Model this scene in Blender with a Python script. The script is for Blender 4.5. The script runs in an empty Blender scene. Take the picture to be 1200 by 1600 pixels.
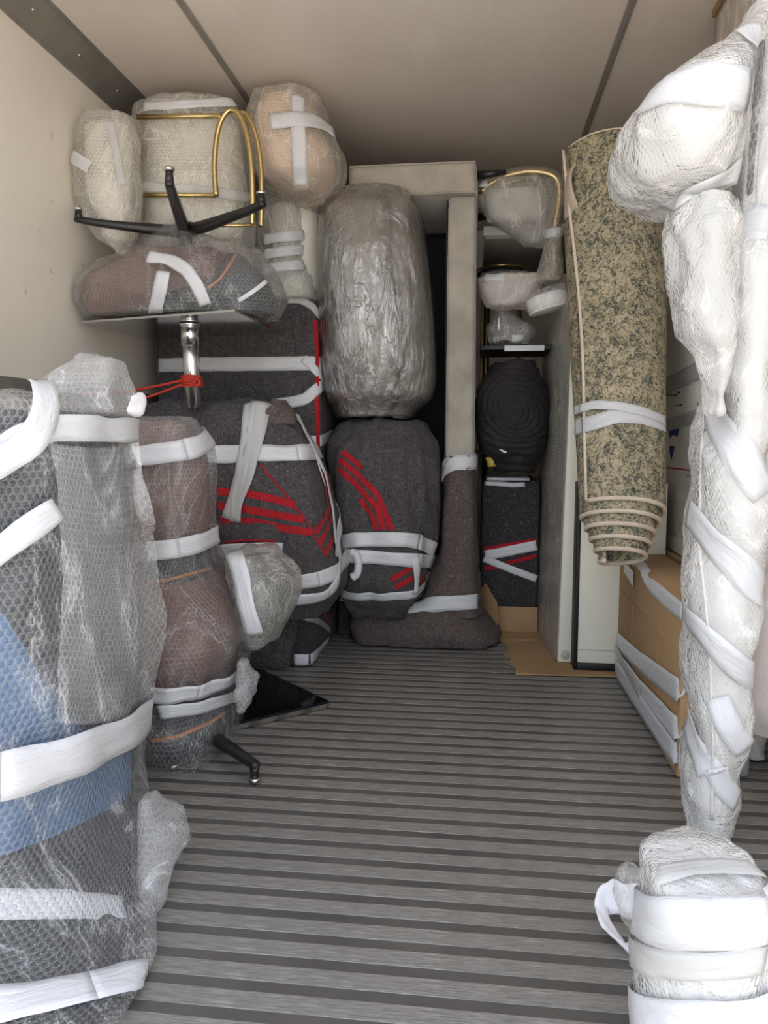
import bpy, bmesh, math, random
from mathutils import Vector, noise, Matrix
from mathutils.bvhtree import BVHTree
random.seed(7)
SC = bpy.context.scene
COL = SC.collection
# ------------------------------------------------------------------ camera, sky, sun, exposure
F, HC = 1180.0, 0.97                       # focal length in pixels of a 1200x1600 frame, eye height over the truck floor
PITCH = math.atan(120 / F)
YAW = math.atan(145 / F * math.cos(PITCH))
cam_d = bpy.data.cameras.new('camera')
cam_d.sensor_fit = 'VERTICAL'; cam_d.sensor_height = 24.0; cam_d.lens = F / 1600 * 24.0
cam_d.clip_start = 0.05
cam = bpy.data.objects.new('camera', cam_d); COL.objects.link(cam)
cam.location = (0, 0, HC); cam.rotation_euler = (math.pi / 2 - PITCH, 0, YAW)
SC.camera = cam
W = bpy.data.worlds.new('sky'); SC.world = W; W.use_nodes = True
wn = W.node_tree.nodes; wl = W.node_tree.links
sky = wn.new('ShaderNodeTexSky'); sky.sky_type = 'NISHITA'; sky.sun_disc = False
sky.sun_elevation = math.radians(48); sky.sun_rotation = math.radians(20); sky.dust_density = 2.2; sky.ozone_density = 0.7
hz = wn.new('ShaderNodeMix'); hz.data_type = 'RGBA'; hz.inputs[0].default_value = .62                # thin bright haze over the blue
wl.new(sky.outputs[0], hz.inputs[6]); hz.inputs[7].default_value = (3.95, 3.98, 4.05, 1)
wl.new(hz.outputs[2], wn['Background'].inputs[0]); wn['Background'].inputs[1].default_value = 0.42
sun_d = bpy.data.lights.new('sun', 'SUN'); sun_d.energy = 8.5; sun_d.angle = 0.01; sun_d.color = (1, .93, .82)
sun = bpy.data.objects.new('sun', sun_d); COL.objects.link(sun)
sun.rotation_euler = (math.radians(-42), 0, math.radians(-12))   # shines towards the rear of the truck: the road behind the camera is sunlit
SC.view_settings.view_transform = 'Standard'; SC.view_settings.look = 'None'
SC.view_settings.gamma = 1.0; SC.view_settings.use_curve_mapping = False
SC.view_settings.exposure = 0.56
SC.cycles.transparent_max_bounces = 12
SC.cycles.max_bounces = 7; SC.cycles.diffuse_bounces = 5; SC.cycles.glossy_bounces = 3
SC.cycles.use_adaptive_sampling = True; SC.cycles.adaptive_threshold = .035
SC.cycles.use_denoising = True

# ------------------------------------------------------------------ geometry helpers
_cf = Vector((-math.sin(YAW) * math.cos(PITCH), math.cos(YAW) * math.cos(PITCH), -math.sin(PITCH)))
_cr = Vector((math.cos(YAW), math.sin(YAW), 0)); _cu = _cr.cross(_cf)
EYE = Vector((0, 0, HC))
def ray(px, py): return _cf + _cr * ((px - 600) / F) - _cu * ((py - 800) / F)
def P(px, py, Y):                                  # point seen at pixel (px, py) that stands at depth Y in the truck
    d = ray(px, py); return EYE + d * (Y / d.y)
def PX(px, py, X): d = ray(px, py); return EYE + d * (X / d.x)
def PZ(px, py, z): d = ray(px, py); return EYE + d * ((z - HC) / d.z)
def V(*a): return Vector(a)
def lerp(a, b, t): return a + (b - a) * t
def nz(p, s, o=(0, 0, 0)): return noise.noise(Vector((p[0] * s + o[0], p[1] * s + o[1], p[2] * s + o[2])))

class M:                                           # a mesh in world space: vertices, faces, per-corner uvs
    def __init__(s): s.v = []; s.f = []; s.uv = []; s._b = None
    def bvh(s):
        if s._b is None: s._b = BVHTree.FromPolygons(s.v, s.f)
        return s._b
    def add(s, v, f, uv=None):
        o = len(s.v); s.v += [Vector(p) for p in v]; s.f += [tuple(i + o for i in q) for q in f]
        s.uv += uv if uv else [[(0, 0)] * len(q) for q in f]
        return s
    def join(s, m): return s.add(m.v, m.f, m.uv)

def box(x0, x1, y0, y1, z0, z1, b=0.004, seg=2, R=None):
    bm = bmesh.new(); bmesh.ops.create_cube(bm, size=1)
    for v in bm.verts: v.co = Vector(((x0 + x1) / 2 + v.co.x * (x1 - x0), (y0 + y1) / 2 + v.co.y * (y1 - y0), (z0 + z1) / 2 + v.co.z * (z1 - z0)))
    if b: bmesh.ops.bevel(bm, geom=bm.edges[:], offset=b, segments=seg, affect='EDGES', profile=0.5)
    m = M(); bm.normal_update()
    fs = []; uv = []
    for f in bm.faces:
        fs.append([v.index for v in f.verts]); n = f.normal; a = max(range(3), key=lambda i: abs(n[i]))
        uv.append([((v.co.y, v.co.z) if a == 0 else (v.co.x, v.co.z) if a == 1 else (v.co.x, v.co.y)) for v in f.verts])
    bm.verts.index_update()
    fs = [[v.index for v in f.verts] for f in bm.faces]
    vs = [v.co.copy() for v in bm.verts]
    if R is not None: vs = [R @ v for v in vs]
    m.add(vs, fs, uv); bm.free(); return m

def softbox(x0, x1, y0, y1, z0, z1, b=0.03, res=0.05, disp=None, puff=0.0):   # subdivided rounded box, optionally displaced
    bm = bmesh.new(); bmesh.ops.create_cube(bm, size=1)
    c = V((x0 + x1) / 2, (y0 + y1) / 2, (z0 + z1) / 2); s = V(x1 - x0, y1 - y0, z1 - z0)
    k = max(2, int(max(s) / res))
    bmesh.ops.subdivide_edges(bm, edges=bm.edges[:], cuts=min(k, 36), use_grid_fill=True)
    for v in bm.verts:
        q = Vector((v.co.x * s.x, v.co.y * s.y, v.co.z * s.z)); h = s / 2
        core = Vector((max(-h.x + b, min(h.x - b, q.x)), max(-h.y + b, min(h.y - b, q.y)), max(-h.z + b, min(h.z - b, q.z))))
        d = q - core
        if d.length > 1e-6: q = core + d.normalized() * min(d.length, b) if d.length > b else q
        if puff:
            a = [1 - (abs(q[i]) / h[i]) ** 2 for i in range(3)]
            n = v.co.normalized(); q += Vector((math.copysign(a[1] * a[2], q.x) * (abs(v.co.x) > .49), math.copysign(a[0] * a[2], q.y) * (abs(v.co.y) > .49), math.copysign(a[0] * a[1], q.z) * (abs(v.co.z) > .49))) * puff
        v.co = q + c
    bm.normal_update()
    if disp:
        mv = [(v, v.normal * disp(v.co)) for v in bm.verts]
        for v, d in mv: v.co += d
    bm.normal_update(); bm.verts.index_update()
    m = M(); fs = []; uv = []
    for f in bm.faces:
        n = f.normal; a = max(range(3), key=lambda i: abs(n[i]))
        fs.append([v.index for v in f.verts]); uv.append([((v.co.y, v.co.z) if a == 0 else (v.co.x, v.co.z) if a == 1 else (v.co.x, v.co.y)) for v in f.verts])
    m.add([v.co.copy() for v in bm.verts], fs, uv); bm.free(); return m

def catmull(a, i, t):
    n = len(a); p0 = a[max(i - 1, 0)]; p1 = a[i]; p2 = a[min(i + 1, n - 1)]; p3 = a[min(i + 2, n - 1)]
    return [0.5 * (2 * p1[k] + (p2[k] - p0[k]) * t + (2 * p0[k] - 5 * p1[k] + 4 * p2[k] - p3[k]) * t * t + (3 * p1[k] - p0[k] - 3 * p2[k] + p3[k]) * t ** 3) for k in range(len(p1))]

def loft(secs, res=0.02, cap=0.05, disp=None, cap_top=None, maxn=260):
    """closed lump through horizontal superellipse sections (z, xl, xr, yf, yb, n), capped by rounded ends"""
    secs = sorted(secs); H = secs[-1][0] - secs[0][0]
    nv = max(4, min(maxn, int(H / res))); rows = []
    for j in range(nv + 1):
        z = secs[0][0] + H * j / nv
        i = max(k for k in range(len(secs)) if secs[k][0] <= z + 1e-9); i = min(i, len(secs) - 2)
        t = (z - secs[i][0]) / (secs[i + 1][0] - secs[i][0])
        r = catmull(secs, i, t); r[0] = z; rows.append(r)
    ct = cap if cap_top is None else cap_top
    def capr(r, sgn, c):
        out = []
        for a in (0.3, 0.6, 0.85, 1.0):
            k = math.cos(a * math.pi / 2); k = max(k, 0.0)
            x, rx, y, ry = (r[1] + r[2]) / 2, (r[2] - r[1]) / 2, (r[3] + r[4]) / 2, (r[4] - r[3]) / 2
            inx = min(rx, c * 1.6) * (1 - k) ; iny = min(ry, c * 1.6) * (1 - k)
            if a == 1.0: inx, iny = rx * .999, ry * .999
            elif a > .8: inx, iny = max(inx, rx * .55), max(iny, ry * .55)
            out.append([r[0] + sgn * c * math.sin(a * math.pi / 2), x - rx + inx, x + rx - inx, y - ry + iny, y + ry - iny, r[5]])
        return out
    rows = capr(rows[0], -1, cap)[::-1] + rows + capr(rows[-1], 1, ct)
    per = max(2 * ((r[2] - r[1]) + (r[4] - r[3])) * .85 for r in rows)
    nu = max(16, min(maxn, int(per / res))); grid = []; dense = 160
    for r in rows:
        cx, rx, cy, ry, n = (r[1] + r[2]) / 2, (r[2] - r[1]) / 2, (r[3] + r[4]) / 2, (r[4] - r[3]) / 2, max(1.6, r[5])
        q = []
        for k in range(dense + 1):
            a = 2 * math.pi * k / dense + math.pi / 2
            c, s = math.cos(a), math.sin(a)
            q.append((cx + rx * math.copysign(abs(c) ** (2 / n), c), cy + ry * math.copysign(abs(s) ** (2 / n), s)))
        L = [0]
        for k in range(dense): L.append(L[-1] + math.hypot(q[k + 1][0] - q[k][0], q[k + 1][1] - q[k][1]))
        row = []; k = 0
        for i in range(nu):
            d = L[-1] * i / nu
            while k < dense - 1 and L[k + 1] < d: k += 1
            t = (d - L[k]) / max(1e-9, L[k + 1] - L[k])
            row.append(Vector((lerp(q[k][0], q[k + 1][0], t), lerp(q[k][1], q[k + 1][1], t), r[0])))
        grid.append(row)
    return gridmesh(grid, True, disp, per)

def gridmesh(grid, closed, disp=None, per=None):
    nv = len(grid); nu = len(grid[0])
    if disp:
        ng = []
        for j in range(nv):
            row = []
            for i in range(nu):
                a = grid[j][(i + 1) % nu if closed else min(i + 1, nu - 1)] - grid[j][(i - 1) % nu if closed else max(i - 1, 0)]
                b = grid[min(j + 1, nv - 1)][i] - grid[max(j - 1, 0)][i]
                n = a.cross(b)
                if n.length < 1e-12: n = Vector((0, 0, 1 if j > nv / 2 else -1))
                n.normalize(); row.append(grid[j][i] + n * disp(grid[j][i]))
            ng.append(row)
        grid = ng
    if per is None: per = sum((grid[nv // 2][i + 1] - grid[nv // 2][i]).length for i in range(nu - 1))
    vv = [0.0]
    for j in range(1, nv):
        s = 0; k = range(0, nu, max(1, nu // 8))
        for i in k: s += (grid[j][i] - grid[j - 1][i]).length
        vv.append(vv[-1] + s / len(k))
    m = M(); fs = []; uv = []; nf = nu if closed else nu - 1; du = per / nf
    for j in range(nv - 1):
        for i in range(nf):
            i2 = (i + 1) % nu
            fs.append((j * nu + i, j * nu + i2, (j + 1) * nu + i2, (j + 1) * nu + i))
            uv.append([(i * du, vv[j]), ((i + 1) * du, vv[j]), ((i + 1) * du, vv[j + 1]), (i * du, vv[j + 1])])
    m.add([p for r in grid for p in r], fs, uv); return m

def tube(pts, r, n=8, closed=False, sub=0, cap=True):
    pts = [Vector(p) for p in pts]
    if sub and len(pts) > 2:
        q = []
        for i in range(len(pts) - 1):
            for k in range(sub): q.append(Vector(catmull(pts, i, k / sub)))
        q.append(pts[-1]); pts = q
    N = len(pts); rr = r if isinstance(r, (list, tuple)) else [r] * N
    if len(rr) != N: rr = [lerp(rr[0], rr[-1], i / (N - 1)) for i in range(N)]
    up = None; grid = []
    for i in range(N):
        a = pts[(i - 1) % N if closed else max(i - 1, 0)]; b = pts[(i + 1) % N if closed else min(i + 1, N - 1)]
        t = (b - a).normalized()
        if up is None: up = t.orthogonal().normalized()
        up = (up - t * up.dot(t)); up = up.normalized() if up.length > 1e-6 else t.orthogonal().normalized()
        s = t.cross(up)
        grid.append([pts[i] + (up * math.cos(2 * math.pi * k / n) + s * math.sin(2 * math.pi * k / n)) * rr[i] for k in range(n)])
    if closed: grid.append(grid[0])
    m = gridmesh(grid, True, None, 2 * math.pi * rr[0])
    if cap and not closed:
        m.f.append(tuple(range(n))[::-1]); m.uv.append([(0, 0)] * n)
        m.f.append(tuple((N - 1) * n + k for k in range(n))); m.uv.append([(0, 0)] * n)
    return m

def cyl(c, r, z0, z1, n=32, b=0.003, M4=None):      # upright cylinder with rounded rims
    g = []
    for rr, z in ((0.001, z0), (r - b, z0), (r, z0 + b), (r, z1 - b), (r - b, z1), (0.001, z1)):
        g.append([Vector((c[0] + rr * math.cos(2 * math.pi * k / n), c[1] + rr * math.sin(2 * math.pi * k / n), z)) for k in range(n)])
    m = gridmesh(g, True, None, 2 * math.pi * r)
    if M4 is not None: m.v = [M4 @ v for v in m.v]
    return m

def ribbon(path, bvh, width, off=0.004, closed=False, across=4, smooth=2, wob=0.12, taper=0, seed=0, wlist=None, project=True):
    """a strip of tape of the given width laid on a surface along a path"""
    pts = [Vector(p) for p in path]
    L = sum((pts[i + 1] - pts[i]).length for i in range(len(pts) - 1))
    step = max(width / 4, 0.012); n = max(3, int(L / step)); cum = [0]
    for i in range(len(pts) - 1): cum.append(cum[-1] + (pts[i + 1] - pts[i]).length)
    rs = []; k = 0
    for i in range(n + 1):
        d = L * i / n
        while k < len(pts) - 2 and cum[k + 1] < d: k += 1
        rs.append(pts[k].lerp(pts[k + 1], (d - cum[k]) / max(1e-9, cum[k + 1] - cum[k])))
    N = len(rs); nn = []
    for p in rs:
        q = bvh.find_nearest(p); nn.append(q[1] if q[1] else Vector((0, -1, 0)))
    for _ in range(smooth):
        nn = [(nn[i - 1 if i else (N - 2 if closed else 0)] + nn[i] * 2 + nn[i + 1 if i < N - 1 else (1 if closed else N - 1)]).normalized() for i in range(N)]
    grid = [[] for _ in range(across + 1)]; uvw = []
    for i in range(N):
        t = (rs[i + 1] - rs[i - 1]) if 0 < i < N - 1 else (rs[1] - rs[-2] if closed else (rs[1] - rs[0] if i == 0 else rs[-1] - rs[-2]))
        t.normalize(); s = t.cross(nn[i]).normalized()
        w = width * (1 + wob * nz((i * .37, seed, 0), 1.0)) * (wlist(i / (N - 1)) if wlist else 1)
        for a in range(across + 1):
            x = (a / across - .5) * w
            p = rs[i] + s * x
            q = bvh.find_nearest(p, .25) if project else None
            if project and q and q[0]:
                o = off + .0015 * nz((p.x * 40 + seed, p.y * 40, p.z * 40), 1)
                p = q[0] + (q[1] if q[1].dot(nn[i]) > .2 else nn[i]) * o
            else: p = p + nn[i] * off
            grid[a].append(p)
    for _ in range(smooth):
        for a in range(across + 1):
            g = grid[a]
            grid[a] = [g[i] if (i in (0, N - 1) and not closed) else (g[i - 1 if i else N - 2] + g[i] * 2 + g[i + 1 if i < N - 1 else 1]) / 4 for i in range(N)]
    if closed:
        for a in range(across + 1): grid[a][-1] = grid[a][0].copy()
    m = gridmesh(grid, False)
    # enough thickness to be a real strip
    return m

def castpx(ms, px, py):
    best = None; d = ray(px, py).normalized()
    for m in (ms if isinstance(ms, (list, tuple)) else [ms]):
        h = m.bvh().ray_cast(EYE, d)
        if h[0] is not None and (best is None or h[3] < best[3]): best = h
    return best
def pxpath(ms, pts, n=14):
    """points of a surface that the photograph shows along a pixel polyline"""
    out = []; last = None
    for i in range(len(pts) - 1):
        for k in range(n + (i == len(pts) - 2)):
            x = lerp(pts[i][0], pts[i + 1][0], k / n); y = lerp(pts[i][1], pts[i + 1][1], k / n)
            h = castpx(ms, x, y)
            if h: out.append(h[0])
    return out
def merged(ms):
    if not isinstance(ms, (list, tuple)): return ms
    m = M()
    for q in ms: m.join(q)
    return m
def tape_px(ms, pts, width, off=0.005, **k):
    p = pxpath(ms, pts)
    if len(p) < 3: print('tape_px: no surface', pts[:2]); return None
    r = ribbon(p, merged(ms).bvh(), width, off, **k); r.src = ms[0] if isinstance(ms, (list, tuple)) else ms; return r
def band_px(m, pts3, width, off=0.005, hull=True, **k):
    """a closed band all round a lump, in the plane through three points that the photograph shows"""
    q = [castpx(m, *p) for p in pts3]
    if any(h is None for h in q): print('band_px: missed', pts3, [h is not None for h in q]); return None
    a, b, c = (h[0] for h in q)
    return band(m, a, (b - a).cross(c - a).normalized(), width, off, hull, **k)
def band(m, co, no, width, off=0.005, hull=True, **k):
    bm = bmesh.new(); vs = [bm.verts.new(v) for v in m.v]
    for f in m.f:
        try: bm.faces.new([vs[i] for i in f])
        except ValueError: pass
    r = bmesh.ops.bisect_plane(bm, geom=bm.verts[:] + bm.edges[:] + bm.faces[:], plane_co=co, plane_no=no)
    pts = [v.co.copy() for v in r['geom_cut'] if isinstance(v, bmesh.types.BMVert)]; bm.free()
    if len(pts) < 6: print('band: no section'); return None
    c = sum(pts, Vector()) / len(pts); ex = no.orthogonal().normalized(); ey = no.cross(ex)
    p2 = [((p - c).dot(ex), (p - c).dot(ey)) for p in pts]
    if hull:
        from mathutils.geometry import convex_hull_2d
        h = [p2[i] for i in convex_hull_2d([Vector(p) for p in p2])]
    else:
        h = sorted(p2, key=lambda p: math.atan2(p[1], p[0]))
    loop = [c + ex * p[0] + ey * p[1] for p in h]; loop.append(loop[0].copy())
    r = ribbon(loop, m.bvh(), width, off, closed=True, **k); r.src = m; return r

# ------------------------------------------------------------------ objects
def link(name, mesh_data, parent=None):
    o = bpy.data.objects.new(name, mesh_data); COL.objects.link(o)
    if parent is not None: o.parent = parent
    return o
def wloc(o):
    p = Vector((0, 0, 0))
    while o is not None: p += Vector(o.location); o = o.parent
    return p
def obj(name, m, mat, parent=None, smooth=True, label=None, kind=None, thick=0):
    if m is None: return None
    root = parent; src = getattr(m, 'src', None)
    if src is not None and getattr(src, 'o', None) is not None and src.o.parent is parent: parent = src.o
    off = wloc(parent)
    d = bpy.data.meshes.new(name)
    d.from_pydata([tuple(v - off) for v in m.v], [], m.f)
    uvl = d.uv_layers.new(name='UVMap'); k = 0
    flat = [c for q in m.uv for c in q]
    uvl.data.foreach_set('uv', [x for c in flat for x in c])
    d.materials.append(MAT[mat]); d.update()
    if smooth: d.polygons.foreach_set('use_smooth', [True] * len(d.polygons))
    o = link(name, d, parent); m.o = o
    if thick:
        s = o.modifiers.new('thickness', 'SOLIDIFY'); s.thickness = thick; s.offset = 0
    if label: o['label'] = label
    if kind: o['kind'] = kind
    return o
def thing(name, label, cat, loc, group=None):
    o = bpy.data.objects.new(name, None); COL.objects.link(o); o.location = loc; o.empty_display_size = .1
    o['label'] = label; o['category'] = cat
    if group: o['group'] = group
    return o
def tag(o, label, cat, group=None):
    o['label'] = label; o['category'] = cat
    if group: o['group'] = group
    return o
def struct(name, m, mat, parent=None, smooth=False):
    o = obj(name, m, mat, parent, smooth)
    if parent is None: o['kind'] = 'structure'
    return o

# ------------------------------------------------------------------ materials
MAT = {}
class NT:
    def __init__(s, name):
        m = bpy.data.materials.new(name); m.use_nodes = True; MAT[name] = m; s.m = m
        s.t = m.node_tree; s.n = s.t.nodes; s.b = s.n['Principled BSDF']; s.out = s.n['Material Output']
    def node(s, typ, **k):
        n = s.n.new('ShaderNode' + typ)
        for a, v in k.items(): setattr(n, a, v)
        return n
    def set(s, inp, v):
        if hasattr(v, 'is_linked') or isinstance(v, bpy.types.NodeSocket): s.t.links.new(v, inp)
        else: inp.default_value = v if not isinstance(v, tuple) or len(v) != 3 or inp.type != 'RGBA' else (*v, 1)
    def P(s, **k):
        for a, v in k.items(): s.set(s.b.inputs[a.replace('_', ' ')], v)
        return s
    def math(s, op, a, b=0.0, c=None, clamp=False):
        n = s.node('Math', operation=op, use_clamp=clamp); s.set(n.inputs[0], a); s.set(n.inputs[1], b)
        if c is not None: s.set(n.inputs[2], c)
        return n.outputs[0]
    def vmath(s, op, a, b=None, c=None, out=0):
        n = s.node('VectorMath', operation=op); s.set(n.inputs[0], a)
        if b is not None: s.set(n.inputs[1], b)
        if c is not None: s.set(n.inputs[2], c)
        return n.outputs[out]
    def co(s, uv=False, scale=(1, 1, 1)):
        c = s.node('TexCoord').outputs['UV' if uv else 'Object']
        mp = s.node('Mapping'); s.set(mp.inputs['Vector'], c); mp.inputs['Scale'].default_value = scale
        return mp.outputs[0]
    def noise(s, scale, detail=4, rough=.55, co=None, dist=0.0, col=False):
        n = s.node('TexNoise'); s.set(n.inputs['Vector'], co if co is not None else s.co())
        n.inputs['Scale'].default_value = scale; n.inputs['Detail'].default_value = detail
        n.inputs['Roughness'].default_value = rough; n.inputs['Distortion'].default_value = dist
        return n.outputs[1 if col else 0]
    def ramp(s, fac, *stops, interp='LINEAR'):
        r = s.node('ValToRGB'); s.set(r.inputs[0], fac); e = r.color_ramp.elements; r.color_ramp.interpolation = interp
        while len(e) < len(stops): e.new(.5)
        for el, (p, c) in zip(e, stops): el.position = p; el.color = (*c, 1) if len(c) == 3 else c
        return r.outputs[0]
    def mix(s, f, a, b):
        n = s.node('Mix', data_type='RGBA'); s.set(n.inputs[0], f); s.set(n.inputs[6], a); s.set(n.inputs[7], b); return n.outputs[2]
    def bump(s, h, dist=.01, strength=1.0, normal=None):
        n = s.node('Bump'); s.set(n.inputs['Height'], h); n.inputs['Distance'].default_value = dist; n.inputs['Strength'].default_value = strength
        if normal is not None: s.set(n.inputs['Normal'], normal)
        return n.outputs[0]
    def surf(s, sh): s.t.links.new(sh, s.out.inputs['Surface'])

def g(v): return (v, v, v)
def plain(name, col, rough=.5, metal=0, bump=0, bs=60, var=.0, spec=.5, vs=8):
    t = NT(name); c = col
    if var:
        f = t.noise(vs, 5); c = t.ramp(f, (.25, tuple(max(0, x * (1 - var)) for x in col)), (.75, tuple(min(1, x * (1 + var)) for x in col)))
    t.P(Base_Color=c, Roughness=rough, Metallic=metal, Specular_IOR_Level=spec)
    if bump: t.P(Normal=t.bump(t.noise(bs, 4), bump))
    return t

def film(name, tint, base, ring, pitch=.0155, gloss=.16, bubble=True, rough=.12, creases=.30, bd=.004, cscale=5, cl=.35, dbump=False, streak=(1, 1, .35), ss=14, crinkle=0, veil=-.06):
    """clear plastic sheet; bubble wrap when bubble is set: domes in a hexagonal grid laid out in metres on the sheet"""
    t = NT(name); uv = t.node('TexCoord').outputs['UV']
    ob = t.node('TexCoord').outputs['Object']
    cr = t.noise(cscale, 5, .6, co=t.co(scale=(1, 1, .45)), dist=.8)
    cr = t.math('ABSOLUTE', t.math('SUBTRACT', cr, .5))
    crz = t.ramp(cr, (0, g(1)), (.012, g(.3)), (.05, g(0)))             # thin crease lines
    crz = t.math('MULTIPLY', crz, creases)
    if bubble:
        p = t.vmath('DIVIDE', uv, (pitch, pitch, 1)); p = t.vmath('MULTIPLY', p, (1, 1, 0))
        a = t.vmath('WRAP', p, (.5, .8660254, 1), (-.5, -.8660254, -1))
        b = t.vmath('WRAP', t.vmath('ADD', p, (.5, .8660254, 0)), (.5, .8660254, 1), (-.5, -.8660254, -1))
        d = t.math('MINIMUM', t.vmath('LENGTH', a, out=1), t.vmath('LENGTH', b, out=1))
        dome = t.math('SQRT', t.math('MAXIMUM', t.math('SUBTRACT', 1, t.math('POWER', t.math('DIVIDE', d, .47), 2)), 0))
        rg = t.math('SUBTRACT', 1, t.math('MULTIPLY', t.math('ABSOLUTE', t.math('SUBTRACT', d, .42)), 11), clamp=True)
        dn = t.noise(55, 2, co=ob)                                       # dents make every bubble a little different
        h = t.math('ADD', t.math('MULTIPLY', dome, t.math('ADD', .55, dn)), t.math('MULTIPLY', crz, .5))
        if crinkle: h = t.math('ADD', t.math('MULTIPLY', h, 1 - crinkle), t.math('MULTIPLY', t.math('ABSOLUTE', t.math('SUBTRACT', t.noise(15, 4, .5, co=ob, dist=.8), .5)), crinkle * 5.5))
        nrm = t.bump(h, bd, 1.0)
        al = t.math('ADD', base, t.math('ADD', t.math('MULTIPLY', rg, ring), crz), clamp=True)
    else:
        st = t.noise(ss, 5, .7, co=t.co(scale=streak), dist=1.5)
        h = t.math('ADD', t.math('MULTIPLY', crz, 1.0), st); nrm = t.bump(h, bd, 1.0)
        al = t.math('ADD', base, crz, clamp=True)
    df = t.node('BsdfDiffuse'); t.set(df.inputs['Color'], tint); t.set(df.inputs['Normal'], nrm if dbump else t.node('NewGeometry').outputs['Normal'])
    tl = t.node('BsdfTranslucent'); t.set(tl.inputs['Color'], tint)
    m0 = t.node('MixShader'); m0.inputs[0].default_value = cl; t.t.links.new(df.outputs[0], m0.inputs[1]); t.t.links.new(tl.outputs[0], m0.inputs[2])
    tr = t.node('BsdfTransparent')
    m1 = t.node('MixShader'); t.set(m1.inputs[0], al); t.t.links.new(tr.outputs[0], m1.inputs[1]); t.t.links.new(m0.outputs[0], m1.inputs[2])
    gl = t.node('BsdfGlossy'); gl.inputs['Roughness'].default_value = rough; t.set(gl.inputs['Normal'], nrm)
    fr = t.node('Fresnel'); t.set(fr.inputs['IOR'], t.math('ADD', 1.45, t.math('MULTIPLY', t.node('NewGeometry').outputs['Backfacing'], 1 / 1.45 - 1.45))); t.set(fr.inputs['Normal'], nrm)
    fz = t.math('ADD', t.math('MULTIPLY', fr.outputs[0], gloss * 3), gloss * veil, clamp=True)
    m2 = t.node('MixShader'); t.set(m2.inputs[0], fz); t.t.links.new(m1.outputs[0], m2.inputs[1]); t.t.links.new(gl.outputs[0], m2.inputs[2])
    t.surf(m2.outputs[0]); return t

film('bubble_clear', g(.92), .05, .22, gloss=.5, rough=.07, bd=.005, creases=.25, veil=.0)
film('bubble_milky', g(.93), .22, .22, gloss=.4, rough=.12, bd=.003, creases=.35, veil=0)
film('bubble_yellowed', (.95, .93, .87), .28, .22, veil=.05, gloss=.45, rough=.1, bd=.006, crinkle=.3, creases=.4)
film('bubble_near', g(.93), .06, .24, gloss=.5, rough=.06, bd=.005, creases=.35, veil=.0)
film('bubble_white', (.93, .925, .915), .68, .06, pitch=.012, bd=.006, gloss=.5, rough=.12, crinkle=.75, creases=.45)
film('bubble_pink', (.93, .86, .83), .72, .1, bd=.004, crinkle=.5)
film('stretch_film', g(.8), .03, 0, veil=.38, bubble=False, gloss=.7, rough=.13, creases=.25, bd=.010, cscale=9, streak=(1, 1, .3), ss=26)
film('thin_film', g(.92), .16, 0, bubble=False, gloss=.22, rough=.12, creases=.4, bd=.006, cscale=10)
film('milk_film', (.93, .90, .86), .72, 0, bubble=False, gloss=.25, rough=.14, creases=.6, bd=.008, cscale=11)

def tape_mat(name, col, rough, alpha=1.0):
    t = NT(name)
    w = t.noise(3, 5, .6, co=t.co(uv=True, scale=(3, 12, 1)), dist=.8)
    t.P(Base_Color=t.ramp(w, (.2, tuple(c * .93 for c in col)), (.8, col)), Roughness=rough, Normal=t.bump(w, .012, .55), Alpha=alpha)
    t.b.inputs['Subsurface Weight'].default_value = 0.0
tape_mat('tape', (.66, .665, .69), .3); tape_mat('tape_clear', (.70, .70, .69), .25, .62)

t = NT('wall_panel')
n1 = t.noise(1.6, 5); sc_ = t.noise(7, 6, .7, co=t.co(scale=(1, 1, 3)), dist=1.0)
c = t.mix(t.ramp(n1, (.35, g(0)), (.7, g(1))), (.80, .745, .655), (.86, .81, .72))
c = t.mix(t.ramp(sc_, (.69, g(0)), (.73, g(.5))), c, (.62, .55, .46))
vo = t.node('TexVoronoi'); vo.inputs['Scale'].default_value = 5.5; t.set(vo.inputs['Vector'], t.co(scale=(1, 1.4, .8)))
sm = t.math('MULTIPLY', t.ramp(vo.outputs['Distance'], (.0, g(1)), (.14, g(0))), t.ramp(t.noise(60, 3, co=t.co(scale=(1, 1, 1.6))), (.54, g(0)), (.6, g(1))))
c = t.mix(t.math('MULTIPLY', sm, .8), c, (.12, .10, .08))
t.P(Base_Color=c, Roughness=.38, Normal=t.bump(t.noise(2.5, 3), .01, .25))
t = NT('ceiling_panel')
n1 = t.noise(1.2, 5); st = t.noise(2.2, 5, .6, co=t.co(scale=(2.2, .5, 1)))
c = t.mix(t.ramp(n1, (.35, g(0)), (.7, g(1))), (.81, .725, .655), (.865, .795, .725))
c = t.mix(t.ramp(st, (.58, g(0)), (.66, g(.35))), c, (.92, .88, .80))
vo = t.node('TexVoronoi'); vo.inputs['Scale'].default_value = 3.2; t.set(vo.inputs['Vector'], t.co(scale=(1, .6, 1)))
sm = t.math('MULTIPLY', t.ramp(vo.outputs['Distance'], (.0, g(1)), (.07, g(0))), t.ramp(t.noise(30, 3), (.6, g(0)), (.66, g(1))))
c = t.mix(sm, c, (.14, .11, .09))
t.P(Base_Color=c, Roughness=.3, Normal=t.bump(t.noise(1.8, 3), .012, .3))
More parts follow.
